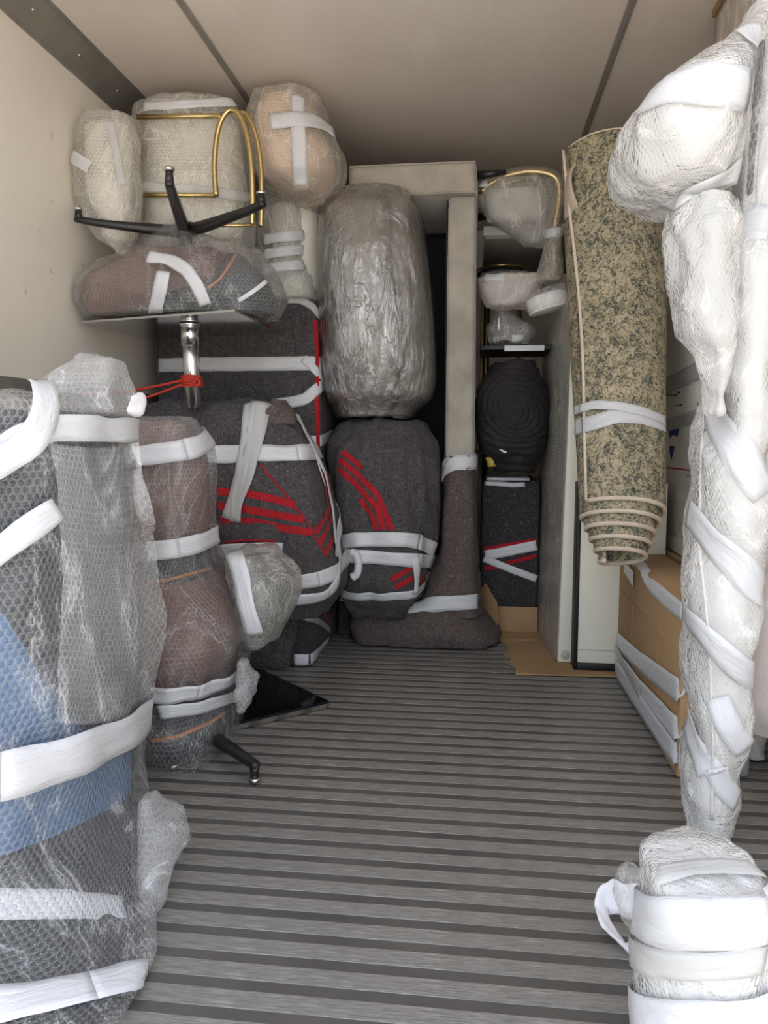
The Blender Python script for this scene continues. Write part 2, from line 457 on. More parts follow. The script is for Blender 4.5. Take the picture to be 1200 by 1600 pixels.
# floor: smooth dark profile and brushed, scratched raised ribs
t = NT('floor_dark'); n = t.noise(5, 5, .6)
t.P(Base_Color=t.ramp(n, (.3, (.105, .099, .092)), (.75, (.165, .155, .143))), Roughness=.42, Metallic=.35, Normal=t.bump(t.noise(40, 3), .001, .4))
t = NT('floor_rib'); wear = t.noise(1.3, 5, .6, co=t.node('NewGeometry').outputs['Position'])
fine = t.noise(9, 6, .75, co=t.co(scale=(2.2, 55, 1))); fine2 = t.noise(6, 4, .7, co=t.co(scale=(1.0, 30, 1)))
f = t.math('ADD', t.math('MULTIPLY', fine, .7), t.math('MULTIPLY', fine2, .3))
c = t.ramp(f, (.36, (.10, .095, .086)), (.5, (.275, .262, .24)), (.64, (.54, .52, .49)))
c = t.mix(t.ramp(wear, (.3, g(.55)), (.65, g(0))), c, (.2, .19, .178))
t.P(Base_Color=c, Roughness=.42, Metallic=.15, Normal=t.bump(f, .002, .5))
plain('metal_grey', (.33, .31, .28), .45, .6, var=.15, bump=.001)
plain('trim_grey', (.36, .33, .30), .5, .3, var=.1)
plain('concrete', (.58, .54, .48), .9, var=.2, vs=1)
plain('truck_paint', (.8, .8, .8), .4)
def blanket(name, a, b, fleck=.62):
    t = NT(name); n = t.noise(70, 5, .7); f = t.noise(190, 2, .6); f2 = t.noise(140, 3, .7)
    c = t.ramp(n, (.3, a), (.7, b)); c = t.mix(t.ramp(f, (.63, g(0)), (.70, g(fleck))), c, (.42, .39, .37))
    t.P(Base_Color=c, Roughness=.95, Specular_IOR_Level=.15, Normal=t.bump(t.noise(7, 4, .55, co=t.co(scale=(1, 1, .4)), dist=.8), .05, .8, t.bump(t.math('ADD', f2, t.noise(18, 3)), .006, .7)))
    t.b.inputs['Sheen Weight'].default_value = .06
blanket('blanket_grey', (.042, .038, .040), (.108, .098, .100)); blanket('blanket_brown', (.075, .058, .053), (.15, .118, .108), .8)
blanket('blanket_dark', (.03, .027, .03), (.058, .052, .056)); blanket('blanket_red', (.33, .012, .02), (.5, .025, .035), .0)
t = NT('velvet'); n = t.noise(7, 5, .6); c = t.ramp(n, (.3, (.31, .28, .24)), (.72, (.47, .43, .37)))
t.P(Base_Color=c, Roughness=.85, Normal=t.bump(t.noise(20, 4), .006, .4), Specular_IOR_Level=.2); t.b.inputs['Sheen Weight'].default_value = .5
t = NT('cushion_grey'); n = t.noise(5, 4); t.P(Base_Color=t.ramp(n, (.3, (.27, .25, .225)), (.7, (.35, .325, .29))), Roughness=.9, Normal=t.bump(t.noise(6, 4), .02, .5))
t = NT('rug'); co = t.node('TexCoord').outputs['Object']
big = t.noise(9, 4, .6, co=t.co(scale=(1, 1, .8)), dist=2.2); mid = t.noise(34, 5, .7, dist=1.4); fin = t.noise(160, 4, .8)
ridg = t.ramp(t.math('ABSOLUTE', t.math('SUBTRACT', t.noise(14, 4, .6, dist=1.8), .5)), (0, g(1)), (.07, g(0)))
f = t.math('ADD', t.math('ADD', t.math('MULTIPLY', big, .26), t.math('MULTIPLY', mid, .32)), t.math('MULTIPLY', fin, .54))
rid2 = t.ramp(t.math('ABSOLUTE', t.math('SUBTRACT', t.noise(24, 4, .6, co=t.co(scale=(1, 1, .7)), dist=2.4), .5)), (0, g(1)), (.05, g(0)))
f = t.math('SUBTRACT', t.math('SUBTRACT', f, t.math('MULTIPLY', ridg, .06)), t.math('MULTIPLY', rid2, .07))
c = t.ramp(f, (.40, (.045, .058, .07)), (.49, (.14, .145, .10)), (.535, (.38, .33, .22)), (.66, (.56, .47, .34)))
t.P(Base_Color=c, Roughness=.95, Specular_IOR_Level=.1, Normal=t.bump(fin, .004, .6))
plain('rug_binding', (.66, .56, .46), .9, var=.15, bump=.002, bs=200)
plain('rug_back', (.5, .42, .33), .95, var=.2, bump=.002, bs=150)
t = NT('cardboard'); n = t.noise(3, 4, .6, co=t.co(scale=(1, 1, 1))); fl = t.noise(5, 2, co=t.co(uv=True, scale=(60, 2, 1)))
c = t.ramp(n, (.3, (.35, .22, .115)), (.7, (.44, .285, .15))); t.P(Base_Color=c, Roughness=.85, Normal=t.bump(fl, .002, .5), Specular_IOR_Level=.2)
plain('cardboard_edge', (.36, .22, .11), .9, var=.2)
plain('carton_white', (.76, .73, .69), .7, var=.05, bump=.003, bs=6)
plain('cream_board', (.80, .775, .66), .4, var=.03); plain('white_board', (.78, .77, .72), .45, var=.03)
plain('black_frame', (.006, .006, .007), .5); plain('black_metal', (.022, .021, .021), .28, .2, var=.2)
plain('chrome', (.88, .88, .87), .2, 1.0); plain('polished_plate', (.55, .56, .56), .09, 1.0, var=.04); plain('steel_edge', (.62, .6, .57), .25, 1.0)
plain('black_glass', (.008, .009, .012), .06)
plain('brass', (.62, .47, .22), .24, 1.0, var=.1); plain('brass_dark', (.42, .3, .13), .28, 1.0)
t = NT('leather_brown'); n = t.noise(6, 4); t.P(Base_Color=t.ramp(n, (.3, (.115, .058, .042)), (.7, (.19, .098, .072))), Roughness=.5, Normal=t.bump(t.noise(90, 4), .002, .5))
t = NT('tweed'); n = t.noise(260, 4, .8, co=t.co(scale=(1, 1, .6))); t.P(Base_Color=t.ramp(n, (.38, (.012, .016, .022)), (.56, (.055, .062, .07)), (.72, (.26, .25, .24))), Roughness=.9, Normal=t.bump(n, .004, .7))
t = NT('fabric_blue'); n = t.noise(120, 4, .8); t.P(Base_Color=t.ramp(n, (.3, (.06, .13, .255)), (.7, (.12, .215, .38))), Roughness=.85, Normal=t.bump(n, .003, .6))
plain('fabric_charcoal', (.035, .036, .04), .9, var=.4, vs=60, bump=.003, bs=120)
plain('piping_orange', (.55, .19, .06), .6); plain('rubber', (.02, .02, .02), .6)
plain('foam_white', (.80, .795, .785), .7, var=.04, bump=.01, bs=9); plain('foam_grey', (.55, .535, .50), .8, var=.08, bump=.01, bs=7)
plain('paper_white', (.76, .75, .79), .6, bump=.01, bs=10)
plain('upholstery_pale', (.76, .72, .64), .85, var=.08, bump=.004, bs=30); plain('pink_board', (.80, .56, .40), .8, var=.08)
plain('plush_black', (.017, .013, .015), .8, var=.35, vs=20); t = MAT['plush_black']
plain('grey_board', (.42, .40, .36), .6, var=.05); plain('dark_void', (.02, .02, .021), .8)
plain('rope_red', (.52, .04, .02), .6, var=.3, vs=150, bump=.004, bs=150); plain('rope_fleck', (.8, .55, .35), .6)
plain('print_blue', (.018, .045, .22), .6); plain('print_red', (.5, .03, .06), .6); plain('print_black', (.04, .04, .06), .6); plain('print_green', (.3, .45, .4), .6)
plain('can_metal', (.7, .69, .66), .3, .6); plain('glide_felt', (.45, .43, .38), .9); plain('yellow_foil', (.5, .36, .06), .35)
# ------------------------------------------------------------------ displacement kinds
def crumple(a, s=7.0, seed=0.0, fine=.35):
    def d(p):
        q = (p.x + seed, p.y, p.z)
        return a * ((.5 - abs(nz(q, s)) * 2) + fine * (.5 - 2 * abs(nz(q, s * 2.7, (3, 1, 7)))) + .8 * nz(q, s * .4, (9, 2, 4)))
    return d
def folds(a, s=5.0, seed=0.0, sz=.35):
    def d(p):
        q = (p.x + seed, p.y, p.z * sz)
        return a * (nz(q, s) + .5 * nz(q, s * 2.6, (5, 1, 2)) + .6 * nz((p.x, p.y, p.z + seed), 2.2))
    return d
def pull(a, z0, k, seed=0.0, dz=.18, ax='x'):                 # gathers radiating from a tie at height z0
    def d(p):
        w = math.exp(-abs(p.z - z0) / dz); u = (p.x * 1.7 + p.y * 1.3) * k + (p.z - z0) * 6
        return a * w * math.sin(u + 4 * nz((p.x + seed, p.y, p.z), 3))
    return d
def addd(*fs): return lambda p: sum(f(p) for f in fs)
def px_of(p):
    d = p - EYE; w = d.dot(_cf); return 600 + F * d.dot(_cr) / w, 800 - F * d.dot(_cu) / w
def section(py, pl, pr, x0, x1, yf, yb, n):
    """a horizontal section whose outline, seen from the eye, spans the pixels pl..pr (a side given in metres stays put)"""
    ym = (yf + yb) / 2; z = P(600, py, ym).z
    xl = x0 if pl is None else P(pl, py, ym).x; xr = x1 if pr is None else P(pr, py, ym).x; ry = (yb - yf) / 2
    cs = [(math.cos(2 * math.pi * k / 64), math.sin(2 * math.pi * k / 64)) for k in range(64)]
    sp = lambda v: math.copysign(abs(v) ** (2 / n), v)
    for _ in range(16):
        q = []
        for c, s in cs:
            p = Vector(((xl + xr) / 2 + (xr - xl) / 2 * sp(c), ym + ry * sp(s), z)); q.append((px_of(p)[0], p.y))
        hi = max(q); lo = min(q)
        if pr is not None: xr += (pr - hi[0]) / F * hi[1] * .8
        if pl is not None: xl += (pl - lo[0]) / F * lo[1] * .8
        yy = hi[1] if pl is None else lo[1] if pr is None else (hi[1] + lo[1]) / 2
        z = P(pr if pr is not None else pl, py, yy).z
        if xr - xl < .3 * (yb - yf):                       # too narrow for its depth: make it shallower
            yf, yb = lerp(ym, yf, .75), lerp(ym, yb, .75); ry = (yb - yf) / 2
            if xr - xl < .02: xl, xr = min(xl, xr) - .01, max(xl, xr) + .01
    return (z, xl, xr, yf, yb, n)
def S(py, xl, xr, yf, yb, n=3.5, k=0): return section(py, xl, xr, 0, 0, yf, yb, n)
def SX(py, x0, xr, yf, yb, n=3.5, k=0): return section(py, None, xr, x0, 0, yf, yb, n)      # the hidden left side in metres
def SL(py, xl, x1, yf, yb, n=3.5): return section(py, xl, None, 0, x1, yf, yb, n)           # the hidden right side in metres
def patch_px(m, up, lo, off=.008, nu=30, nv=14):
    """a panel laid on a surface between two pixel polylines"""
    def at(l, t):
        t *= len(l) - 1; i = min(int(t), len(l) - 2); return (lerp(l[i][0], l[i + 1][0], t - i), lerp(l[i][1], l[i + 1][1], t - i))
    gr = []
    for j in range(nv + 1):
        row = []
        for i in range(nu + 1):
            a = at(lo, i / nu); b = at(up, i / nu); x, y = lerp(a[0], b[0], j / nv), lerp(a[1], b[1], j / nv); h = castpx(m, x, y)
            if h is None: h = (row[-1] if row else P(x, y, 1.4), Vector((0, -1, 0))); row.append(h[0]); continue
            e = min(i, nu - i, j, nv - j); row.append(h[0] + h[1] * (off * (min(e, 2) / 2)))
        gr.append(row)
    return gridmesh(gr, False)
def grow(secs, d, dz=0.0): return [(s[0] + (dz if i == len(secs) - 1 else -dz if i == 0 else 0), s[1] - d, s[2] + d, s[3] - d, s[4] + d, s[5]) for i, s in enumerate(sorted(secs))]

# ------------------------------------------------------------------ the truck body
XL, XR, Y0, Y1, ZC = -1.53, 0.97, 0.92, 5.6, 2.42
struct('ground', box(-30, 30, -30, 25, -0.80, -0.75, 0), 'concrete')
fl = struct('floor', box(XL - .05, XR + .05, Y0, Y1, -.12, -.0012, 0), 'floor_dark')
rib0 = None; per = .068; y = Y0 + .02; first = True
rm = box(XL + .005, XR - .005, 0, .0415, -.006, 0.0, .0004, 1)
for k in range(int((Y1 - Y0 - .04) / per)):
    yy = Y0 + .03 + k * per
    if yy > 4.4: break
    if rib0 is None:
        rib0 = obj('rib', rm, 'floor_rib', fl, smooth=False); r = rib0
    else:
        r = rib0.copy(); COL.objects.link(r); r.parent = fl
    r.location = (0, yy, 0)
wl_ = struct('wall_left', box(XL - .05, XL, Y0, Y1, -.12, ZC + .05, 0), 'wall_panel')
wr_ = struct('wall_right', box(XR, XR + .05, Y0, Y1, -.12, ZC + .05, 0), 'wall_panel')
wb_ = struct('wall_back', box(XL - .05, XR + .05, Y1, Y1 + .05, -.12, ZC + .05, 0), 'wall_panel')
ce_ = struct('ceiling', box(XL - .05, XR + .05, Y0, Y1, ZC, ZC + .05, 0), 'ceiling_panel')
# ceiling seams covered by slim metal strips, a folded angle along the left edge, a lashing rail on the left wall
for i, x in enumerate((-1.005, .50)):
    mt = box(x - .014, x + .014, Y0, Y1, ZC - .006, ZC, .002, 1); mt.join(box(x - .004, x + .004, Y0, Y1, ZC - .009, ZC - .006, .001, 1))
    struct('trim_%d' % (i + 1), mt, 'trim_grey')
a = .095
pr = [(0, -a), (.006, -a), (.012, -a + .012), (a - .012, -.012), (a, -.006), (a, 0), (0, 0)]
vs = [(XL + x, yy, ZC + z) for yy in (Y0, Y1) for x, z in pr]; n_ = len(pr)
m = M(); m.add(vs, [(i, (i + 1) % n_, n_ + (i + 1) % n_, n_ + i) for i in range(n_)] + [tuple(range(n_)), tuple(range(n_, 2 * n_))[::-1]])
co_ = struct('trim_3', m, 'metal_grey')
for k in range(14):
    c = V(XL + a * .52, 1.6 + k * .3, ZC - a * .48)
    q = cyl((0, 0), .006, 0, .004, 10, .001, Matrix.Translation(c) @ V(1, 0, -1).to_track_quat('Z', 'Y').to_matrix().to_4x4()); obj('rivet', q, 'chrome', co_)
a = PX(20, 604, XL).z
rl = struct('trim_4', box(XL, XL + .012, Y0 + .02, Y1, a - .03, a + .03, .002), 'metal_grey')
for k in range(12): obj('rivet', cyl((0, 0), .006, 0, .004, 10, .001, Matrix.Translation(V(XL + .012, 1.5 + k * .25, a + (.018 if k % 2 else -.018))) @ Matrix.Rotation(math.pi / 2, 4, 'Y')), 'chrome', rl)

# ------------------------------------------------------------------ parts shared by the swivel chairs
def star_base(root, hub, zf, tips, flip):
    """four-arm base: arms from the hub to turned feet; flip: the chair is upside down and the feet point up"""
    s = 1 if flip else -1
    obj('column', tube([hub + V(0, 0, -s * .16), hub + V(0, 0, s * .01)], .026, 16), 'black_metal', root)
    obj('hub', cyl((hub.x, hub.y), .045, min(hub.z - s * .02, hub.z + s * .03), max(hub.z - s * .02, hub.z + s * .03), 24, .008), 'black_metal', root)
    for tp in tips:
        tp.x = max(tp.x, XL + .03)
        d = (tp - hub); d.z = 0; L = d.length; d.normalize(); w = V(-d.y, d.x, 0)
        g_ = []
        prof = [(0.02, 0, .023, .022), (.3, .008, .021, .019), (.7, .03, .017, .014), (.93, .048, .015, .012), (.985, .055, .014, .011), (1.0, .052, .011, .008)]
        for f, up, hw, hh in prof:
            c = hub + d * (L * f) + V(0, 0, (up * .6 if flip else -up * .15))
            g_.append([c + w * (hw * math.copysign(abs(math.cos(a)) ** .6, math.cos(a))) + V(0, 0, hh * math.copysign(abs(math.sin(a)) ** .6, math.sin(a))) for a in [2 * math.pi * k / 12 for k in range(12)]])
        mm = gridmesh(g_, True, None, .2); mm.f.append(tuple(range(len(mm.v) - 12, len(mm.v)))); mm.uv.append([(0, 0)] * 12)
        leg = obj('leg', mm, 'black_metal', root)
        e = hub + d * (L * .965) + V(0, 0, .03 if flip else -.006)
        zt = tp.z
        obj('foot', tube([e, V(e.x, e.y, lerp(e.z, zt, .8))], [.015, .012], 12), 'black_metal', leg)
        obj('glide', cyl((e.x, e.y), .017, min(zt, lerp(e.z, zt, .75)), max(zt, lerp(e.z, zt, .75)), 16, .003), 'steel_edge', leg)

def tape(root, m, name='tape', mat='tape'):
    return obj(name, m, mat, root, thick=.0008)

# ------------------------------------------------------------------ nearest chair on the left: charcoal shell, blue seat, all in bubble wrap
t1 = thing('wrapped_armchair', 'large bubble-wrapped charcoal armchair with a blue seat, nearest on the left', 'armchair', (-1.02, 1.62, 0))
wrap1 = [SX(1530, -1.42, 246, .94, 1.34, 4.5), SX(1440, -1.44, 240, .97, 1.44, 4.2), SX(1350, -1.46, 236, 1.0, 1.58, 3.7), SX(1260, -1.47, 232, 1.04, 1.74, 3.1), SX(1160, -1.47, 230, 1.08, 1.9, 2.7), SX(1000, -1.47, 240, 1.12, 1.92, 2.7), SX(850, -1.46, 230, 1.15, 1.92, 2.6), SX(700, -1.44, 214, 1.20, 1.9, 2.6), SX(650, -1.43, 216, 1.24, 1.88, 2.6)]
wrap1 = sorted((max(s_[0], .016), *s_[1:]) for s_ in wrap1)
b1 = loft(grow(wrap1, -.035, -.02), .03, .03, folds(.012, 4, 3)); obj('shell', b1, 'fabric_charcoal', t1)
obj('seat', patch_px(b1, [(-160, 800), (-60, 900), (10, 965), (60, 1050), (120, 1130), (205, 1175)], [(-160, 1330), (-60, 1345), (10, 1335), (90, 1305), (150, 1275), (205, 1245)], .014), 'fabric_blue', t1)
w1 = loft(wrap1, .011, .01, addd(crumple(.009, 4.5, 2, .25), pull(.007, .36, 22, 1), pull(.006, .95, 26, 5)), cap_top=.05)
obj('bubble_wrap', w1, 'bubble_near', t1)
# a second, looser sheet over the upper half and a skirt sheet low down
g_ = []
for j in range(40):                                   # open sheet hanging from the top tie over the right-hand half
    f = j / 39; row = []
    for i in range(28):
        u = i / 27
        px = lerp(lerp(82, 88, f) + 20 * math.sin(f * 3), lerp(222, 246, min(1, f * 1.5)), u) - (0 if f < .75 else 14 * (f - .75) * 4 * u)
        py = lerp(690, 1128, f) + 10 * math.sin(u * 3.1) - 40 * f * u * (f > .5) * (f - .5)
        h = castpx(w1, min(px, 226), py)
        p = (h[0] if h else P(px, py, 1.5)) + V(0, (-.012 - .012 * math.sin(u * 9 + f * 2) ** 2) * (1 if f < .8 else max(.3, 1 - (f - .8) * 4)), 0) + V(.0, 0, 0)
        if px > 226: p = p + V((px - 226) / 1100, .10 * (px - 226) / 20, 0)
        row.append(p)
    g_.append(row)
obj('loose_sheet', gridmesh(g_, False, crumple(.006, 9, 4)), 'bubble_milky', t1)
pouch = [S(1250, 222, 248, 1.50, 1.56, 2.4), S(1310, 215, 296, 1.42, 1.60, 2.4), S(1385, 215, 322, 1.36, 1.60, 2.3), S(1440, 218, 302, 1.33, 1.54, 2.3), S(1490, 220, 262, 1.31, 1.46, 2.3)]
pouch = [(max(p[0], .016), *p[1:]) for p in pouch]
obj('loose_pouch', loft(pouch, .012, .008, crumple(.012, 8, 4)), 'bubble_milky', t1)
tuft = [S(638, 75, 215, 1.50, 1.72, 2.2, .4), S(612, 82, 205, 1.52, 1.70, 2.2, .4), S(590, 70, 202, 1.54, 1.68, 2.2, .4), S(568, 120, 198, 1.56, 1.66, 2.2, .4)]
obj('wrap_tuft', loft(tuft, .012, .012, crumple(.014, 9, 6)), 'bubble_milky', t1)
cornerp = [S(640, 195, 226, 1.5, 1.6, 2.2, .4), S(622, 200, 226, 1.5, 1.58, 2.2, .4)]
obj('wrap_corner', loft(cornerp, .012, .01, crumple(.008, 12, 1)), 'paper_white', t1)
tape(t1, band_px(w1, [(5, 1210), (110, 1182), (215, 1128)], .088, .013, seed=1))
tape(t1, band_px(w1, [(5, 1572), (120, 1550), (205, 1528)], .062, .008, seed=2))
tape(t1, tape_px(w1, [(-120, 680), (0, 712), (60, 672), (100, 668), (222, 672)], .056, .019, seed=3), mat='tape')
tape(t1, tape_px(w1, [(64, 612), (62, 650), (40, 700), (-30, 740), (-120, 800)], .05, .025, seed=4))
tape(t1, tape_px(w1, [(78, 795), (40, 828), (0, 858), (-80, 900)], .05, .022, seed=5))
tape(t1, tape_px(w1, [(0, 1410), (100, 1408), (200, 1412)], .05, -.012, seed=6), name='inner_tape')
kn = loft([S(665, 50, 92, 1.36, 1.41, 2.2, .3), S(640, 45, 88, 1.37, 1.41, 2.2, .3), S(612, 55, 78, 1.38, 1.41, 2.2, .3)], .01, .008, crumple(.005, 14, 2))
obj('tape_knot', kn, 'tape', t1)
tl_ = loft([S(1545, 226, 254, 1.30, 1.34, 2.4, .3), S(1525, 222, 258, 1.30, 1.34, 2.4, .3), S(1512, 228, 250, 1.3, 1.34, 2.4, .3)], .008, .006, crumple(.004, 20, 2))
obj('tape_tail', tl_, 'tape', t1)

# ------------------------------------------------------------------ second chair: brown leather and tweed on a four-arm base
t2 = thing('wrapped_swivel_chair', 'bubble-wrapped brown leather swivel chair standing on black feet beside the pole of boxes', 'chair', (-.98, 2.25, 0))
t2['label'] = 'upright bubble-wrapped brown leather and tweed swivel chair on black feet'
back2 = loft([S(850, 180, 328, 2.16, 2.36, 3.2), S(760, 175, 330, 2.16, 2.36, 3.2), S(690, 180, 322, 2.18, 2.36, 3), S(668, 195, 305, 2.2, 2.34, 3)], .025, .02, folds(.006, 5, 1))
obj('backrest', back2, 'leather_brown', t2)
low2 = loft([S(1050, 175, 372, 2.02, 2.45, 3), S(990, 170, 385, 2.02, 2.45, 3), S(930, 170, 372, 2.08, 2.45, 3), S(905, 175, 345, 2.12, 2.45, 3)], .025, .03, folds(.01, 6, 4))
obj('seat', low2, 'leather_brown', t2)
mid2 = loft([S(900, 175, 338, 2.12, 2.42, 3), S(868, 178, 333, 2.14, 2.42, 3)], .02, .012); obj('lumbar_band', mid2, 'tweed', t2)
shell2 = loft([S(1180, 200, 345, 2.05, 2.42, 3), S(1130, 180, 372, 2.0, 2.46, 3), S(1085, 175, 372, 2.02, 2.46, 3)], .025, .03, folds(.006, 6, 4)); obj('shell', shell2, 'tweed', t2)
WA2 = [S(993, 382, 440, 2.18, 2.52, 2.4), S(950, 365, 466, 2.16, 2.54, 2.4), S(900, 352, 468, 2.16, 2.54, 2.4), S(868, 350, 440, 2.18, 2.52, 2.4)]
arm2 = loft(grow(WA2, -.028, -.02), .025, .01); obj('armrest', arm2, 'tweed', t2)
obj('piping', tube(pxpath(shell2, [(235, 1158), (280, 1150), (330, 1128), (352, 1112)], 6), .006, 8), 'piping_orange', t2)
obj('piping', tube(pxpath([low2, mid2], [(220, 912), (260, 907), (300, 896), (330, 888)], 6), .005, 8), 'piping_orange', t2)
wr2 = loft([S(1207, 205, 320, 2.0, 2.44, 2.8), S(1180, 185, 368, 1.97, 2.48, 2.8), S(1130, 178, 382, 1.95, 2.5, 2.8), S(1085, 175, 376, 1.97, 2.5, 2.8), S(1000, 170, 398, 1.96, 2.5, 2.8), S(940, 170, 388, 2.02, 2.5, 2.8), S(880, 170, 352, 2.08, 2.5, 3), S(840, 172, 338, 2.10, 2.42, 3), S(750, 170, 338, 2.10, 2.4, 3), S(690, 175, 333, 2.12, 2.4, 3), S(662, 188, 312, 2.14, 2.38, 3)], .013, .02, addd(crumple(.007, 8, 3), pull(.008, .28, 30, 3)))
obj('bubble_wrap', wr2, 'bubble_clear', t2)
wa2 = loft(WA2, .013, .02, addd(crumple(.007, 10, 5), pull(.006, .56, 30, 1)))
obj('bubble_wrap', wa2, 'bubble_yellowed', t2)
frill = loft([S(1105, 372, 386, 2.08, 2.16, 2.2), S(1080, 366, 398, 2.08, 2.18, 2.2), S(1055, 372, 402, 2.1, 2.18, 2.2), S(1035, 372, 390, 2.1, 2.18, 2.2)], .008, .008, crumple(.012, 20, 5)); obj('wrap_frill', frill, 'bubble_milky', t2)
tape(t2, band_px(wr2, [(228, 712), (275, 706), (322, 690)], .062, .006, seed=1)); tape(t2, band_px(wr2, [(228, 862), (280, 856), (330, 840)], .058, .006, seed=2))
tape(t2, band_px(wr2, [(245, 1086), (300, 1082), (360, 1062)], .05, .006, seed=3)); tape(t2, tape_px(wr2, [(250, 1112), (310, 1104), (372, 1085)], .042, .009, seed=7))
tape(t2, tape_px([wr2, wa2], [(366, 866), (378, 900), (384, 940), (398, 990)], .052, .008, seed=4))
hub2 = P(300, 1205, 2.22); hub2.z = .062
star_base(t2, hub2, 0, [PZ(402, 1224, .004), V(hub2.x - .1, hub2.y + .36, .004), V(hub2.x - .36, hub2.y - .05, .004), V(hub2.x + .02, hub2.y - .2, .004)], False)

# ------------------------------------------------------------------ upturned pedestal table and the chair on its plate
ZP = 1.395
tb = thing('pedestal_table', 'upturned pedestal table with polished square steel plate and chrome post', 'table', V(-1.08, 2.85, 1.08))
c1 = PZ(367, 487, ZP); c2 = PZ(441, 521, ZP); c3 = PZ(124, 505, ZP); c3.x = max(c3.x, XL + .03); c4 = c3 + (c2 - c1); c4.y = min(c4.y, 3.28); c4.x = max(c4.x, XL + .03)
pm = M(); q = [c3, c1, c2, c4]; vs = [p + V(0, 0, dz) for dz in (0, .008) for p in q]
pm.add(vs, [(3, 2, 1, 0), (4, 5, 6, 7), (0, 1, 5, 4), (1, 2, 6, 5), (2, 3, 7, 6), (3, 0, 4, 7)]); obj('base_plate', pm, 'polished_plate', tb, smooth=False)
pc = P(299, 560, 2.83)
obj('post', tube([V(pc.x + .004, pc.y, 1.075), V(pc.x - .004, pc.y, ZP)], .0305, 32), 'chrome', tb)
obj('collar', cyl((pc.x - .004, pc.y), .038, ZP - .012, ZP, 32), 'chrome', tb)
obj('post_sleeve', tube([V(pc.x - .004, pc.y, ZP - .085), V(pc.x - .004, pc.y, ZP)], .0325, 32), 'chrome', tb)
rp = thing('red_rope', 'thin red lashing rope knotted round the chrome post', 'rope', V(pc.x, pc.y, 1.2))
zr = P(303, 597, 2.83).z
coil = [V(pc.x + .037 * math.cos(a), pc.y + .037 * math.sin(a), zr - .016 + .032 * k / 90 + .006 * math.sin(a * .9)) for k, a in enumerate([2 * math.pi * 5 * k / 90 for k in range(91)])]
obj('coil', tube(coil, .0055, 8), 'rope_red', rp)
obj('knot', tube([V(pc.x + .03, pc.y - .03, zr + .01), V(pc.x + .045, pc.y - .042, zr), V(pc.x + .038, pc.y - .045, zr - .018), V(pc.x + .025, pc.y - .04, zr - .004), V(pc.x + .04, pc.y - .04, zr + .014)], .006, 8, sub=5), 'rope_red', rp)
lw = V(XL + .01, 2.78, P(215, 611, 2.7).z - .01)
for dz, tz in ((.004, 0), (-.012, -.075)):
    aa = V(pc.x - .03, pc.y - .03, zr + dz); bb = lw + V(0, -.03, tz * 1.0)
    obj('strand', tube([aa.lerp(bb, k / 30) + V(0, 0, -.012 * math.sin(math.pi * k / 30)) for k in range(31)], .005, 8), 'rope_red', rp)

t3 = thing('wrapped_swivel_chair', 'upside-down bubble-wrapped brown and tweed chair with black star base in the air', 'chair', V(-1.07, 2.75, ZP + .01), None)
t3b = loft([S(482, 134, 330, 2.70, 2.95, 2.8), S(450, 128, 345, 2.68, 2.96, 2.6), S(420, 144, 352, 2.70, 2.95, 2.6), S(398, 195, 352, 2.73, 2.92, 2.6)], .025, .025)
t3b.v = [V(v.x, v.y, max(v.z, ZP + .014)) for v in t3b.v]
obj('seat', t3b, 'leather_brown', t3)
t3c = loft([S(486, 150, 432, 2.70, 2.98, 2.8), S(470, 150, 434, 2.70, 2.98, 2.8), S(450, 322, 426, 2.69, 2.98, 2.5), S(420, 345, 408, 2.72, 2.95, 2.4), S(405, 352, 388, 2.76, 2.92, 2.4)], .025, .01)
t3c.v = [V(v.x, v.y, max(v.z, ZP + .012)) for v in t3c.v]
obj('shell', t3c, 'tweed', t3)
obj('piping', tube(pxpath([t3b, t3c], [(372, 392), (360, 412), (345, 435), (325, 450)], 6), .005, 8), 'piping_orange', t3)
w3 = loft([S(490, 128, 440, 2.66, 3.0, 2.6), S(468, 116, 447, 2.64, 3.02, 2.5), S(430, 122, 436, 2.64, 3.0, 2.5), S(405, 150, 422, 2.66, 2.98, 2.4), S(385, 205, 398, 2.69, 2.95, 2.3), S(370, 238, 330, 2.72, 2.9, 2.2), S(352, 252, 300, 2.74, 2.86, 2.2)], .013, .012, addd(crumple(.009, 7, 9), pull(.012, 1.66, 34, 2, .1)))
w3.v = [V(max(v.x, XL + .008), v.y, max(v.z, ZP + .01)) for v in w3.v]
obj('bubble_wrap', w3, 'bubble_clear', t3)
tape(t3, tape_px(w3, [(256, 425), (252, 445), (247, 470), (242, 488)], .05, .006, seed=2))
tape(t3, tape_px(w3, [(232, 402), (262, 405), (290, 420), (308, 445), (322, 476)], .045, .008, seed=3))
tape(t3, tape_px(w3, [(372, 470), (395, 456), (415, 440)], .014, .008, seed=3))
hub3 = P(290, 362, 2.8)
star_base(t3, hub3, 0, [PZ(116, 324, hub3.z + .075), PZ(263, 258, hub3.z + .085), PZ(413, 298, hub3.z + .075), V(hub3.x - .05, hub3.y + .2, hub3.z + .07)], True)

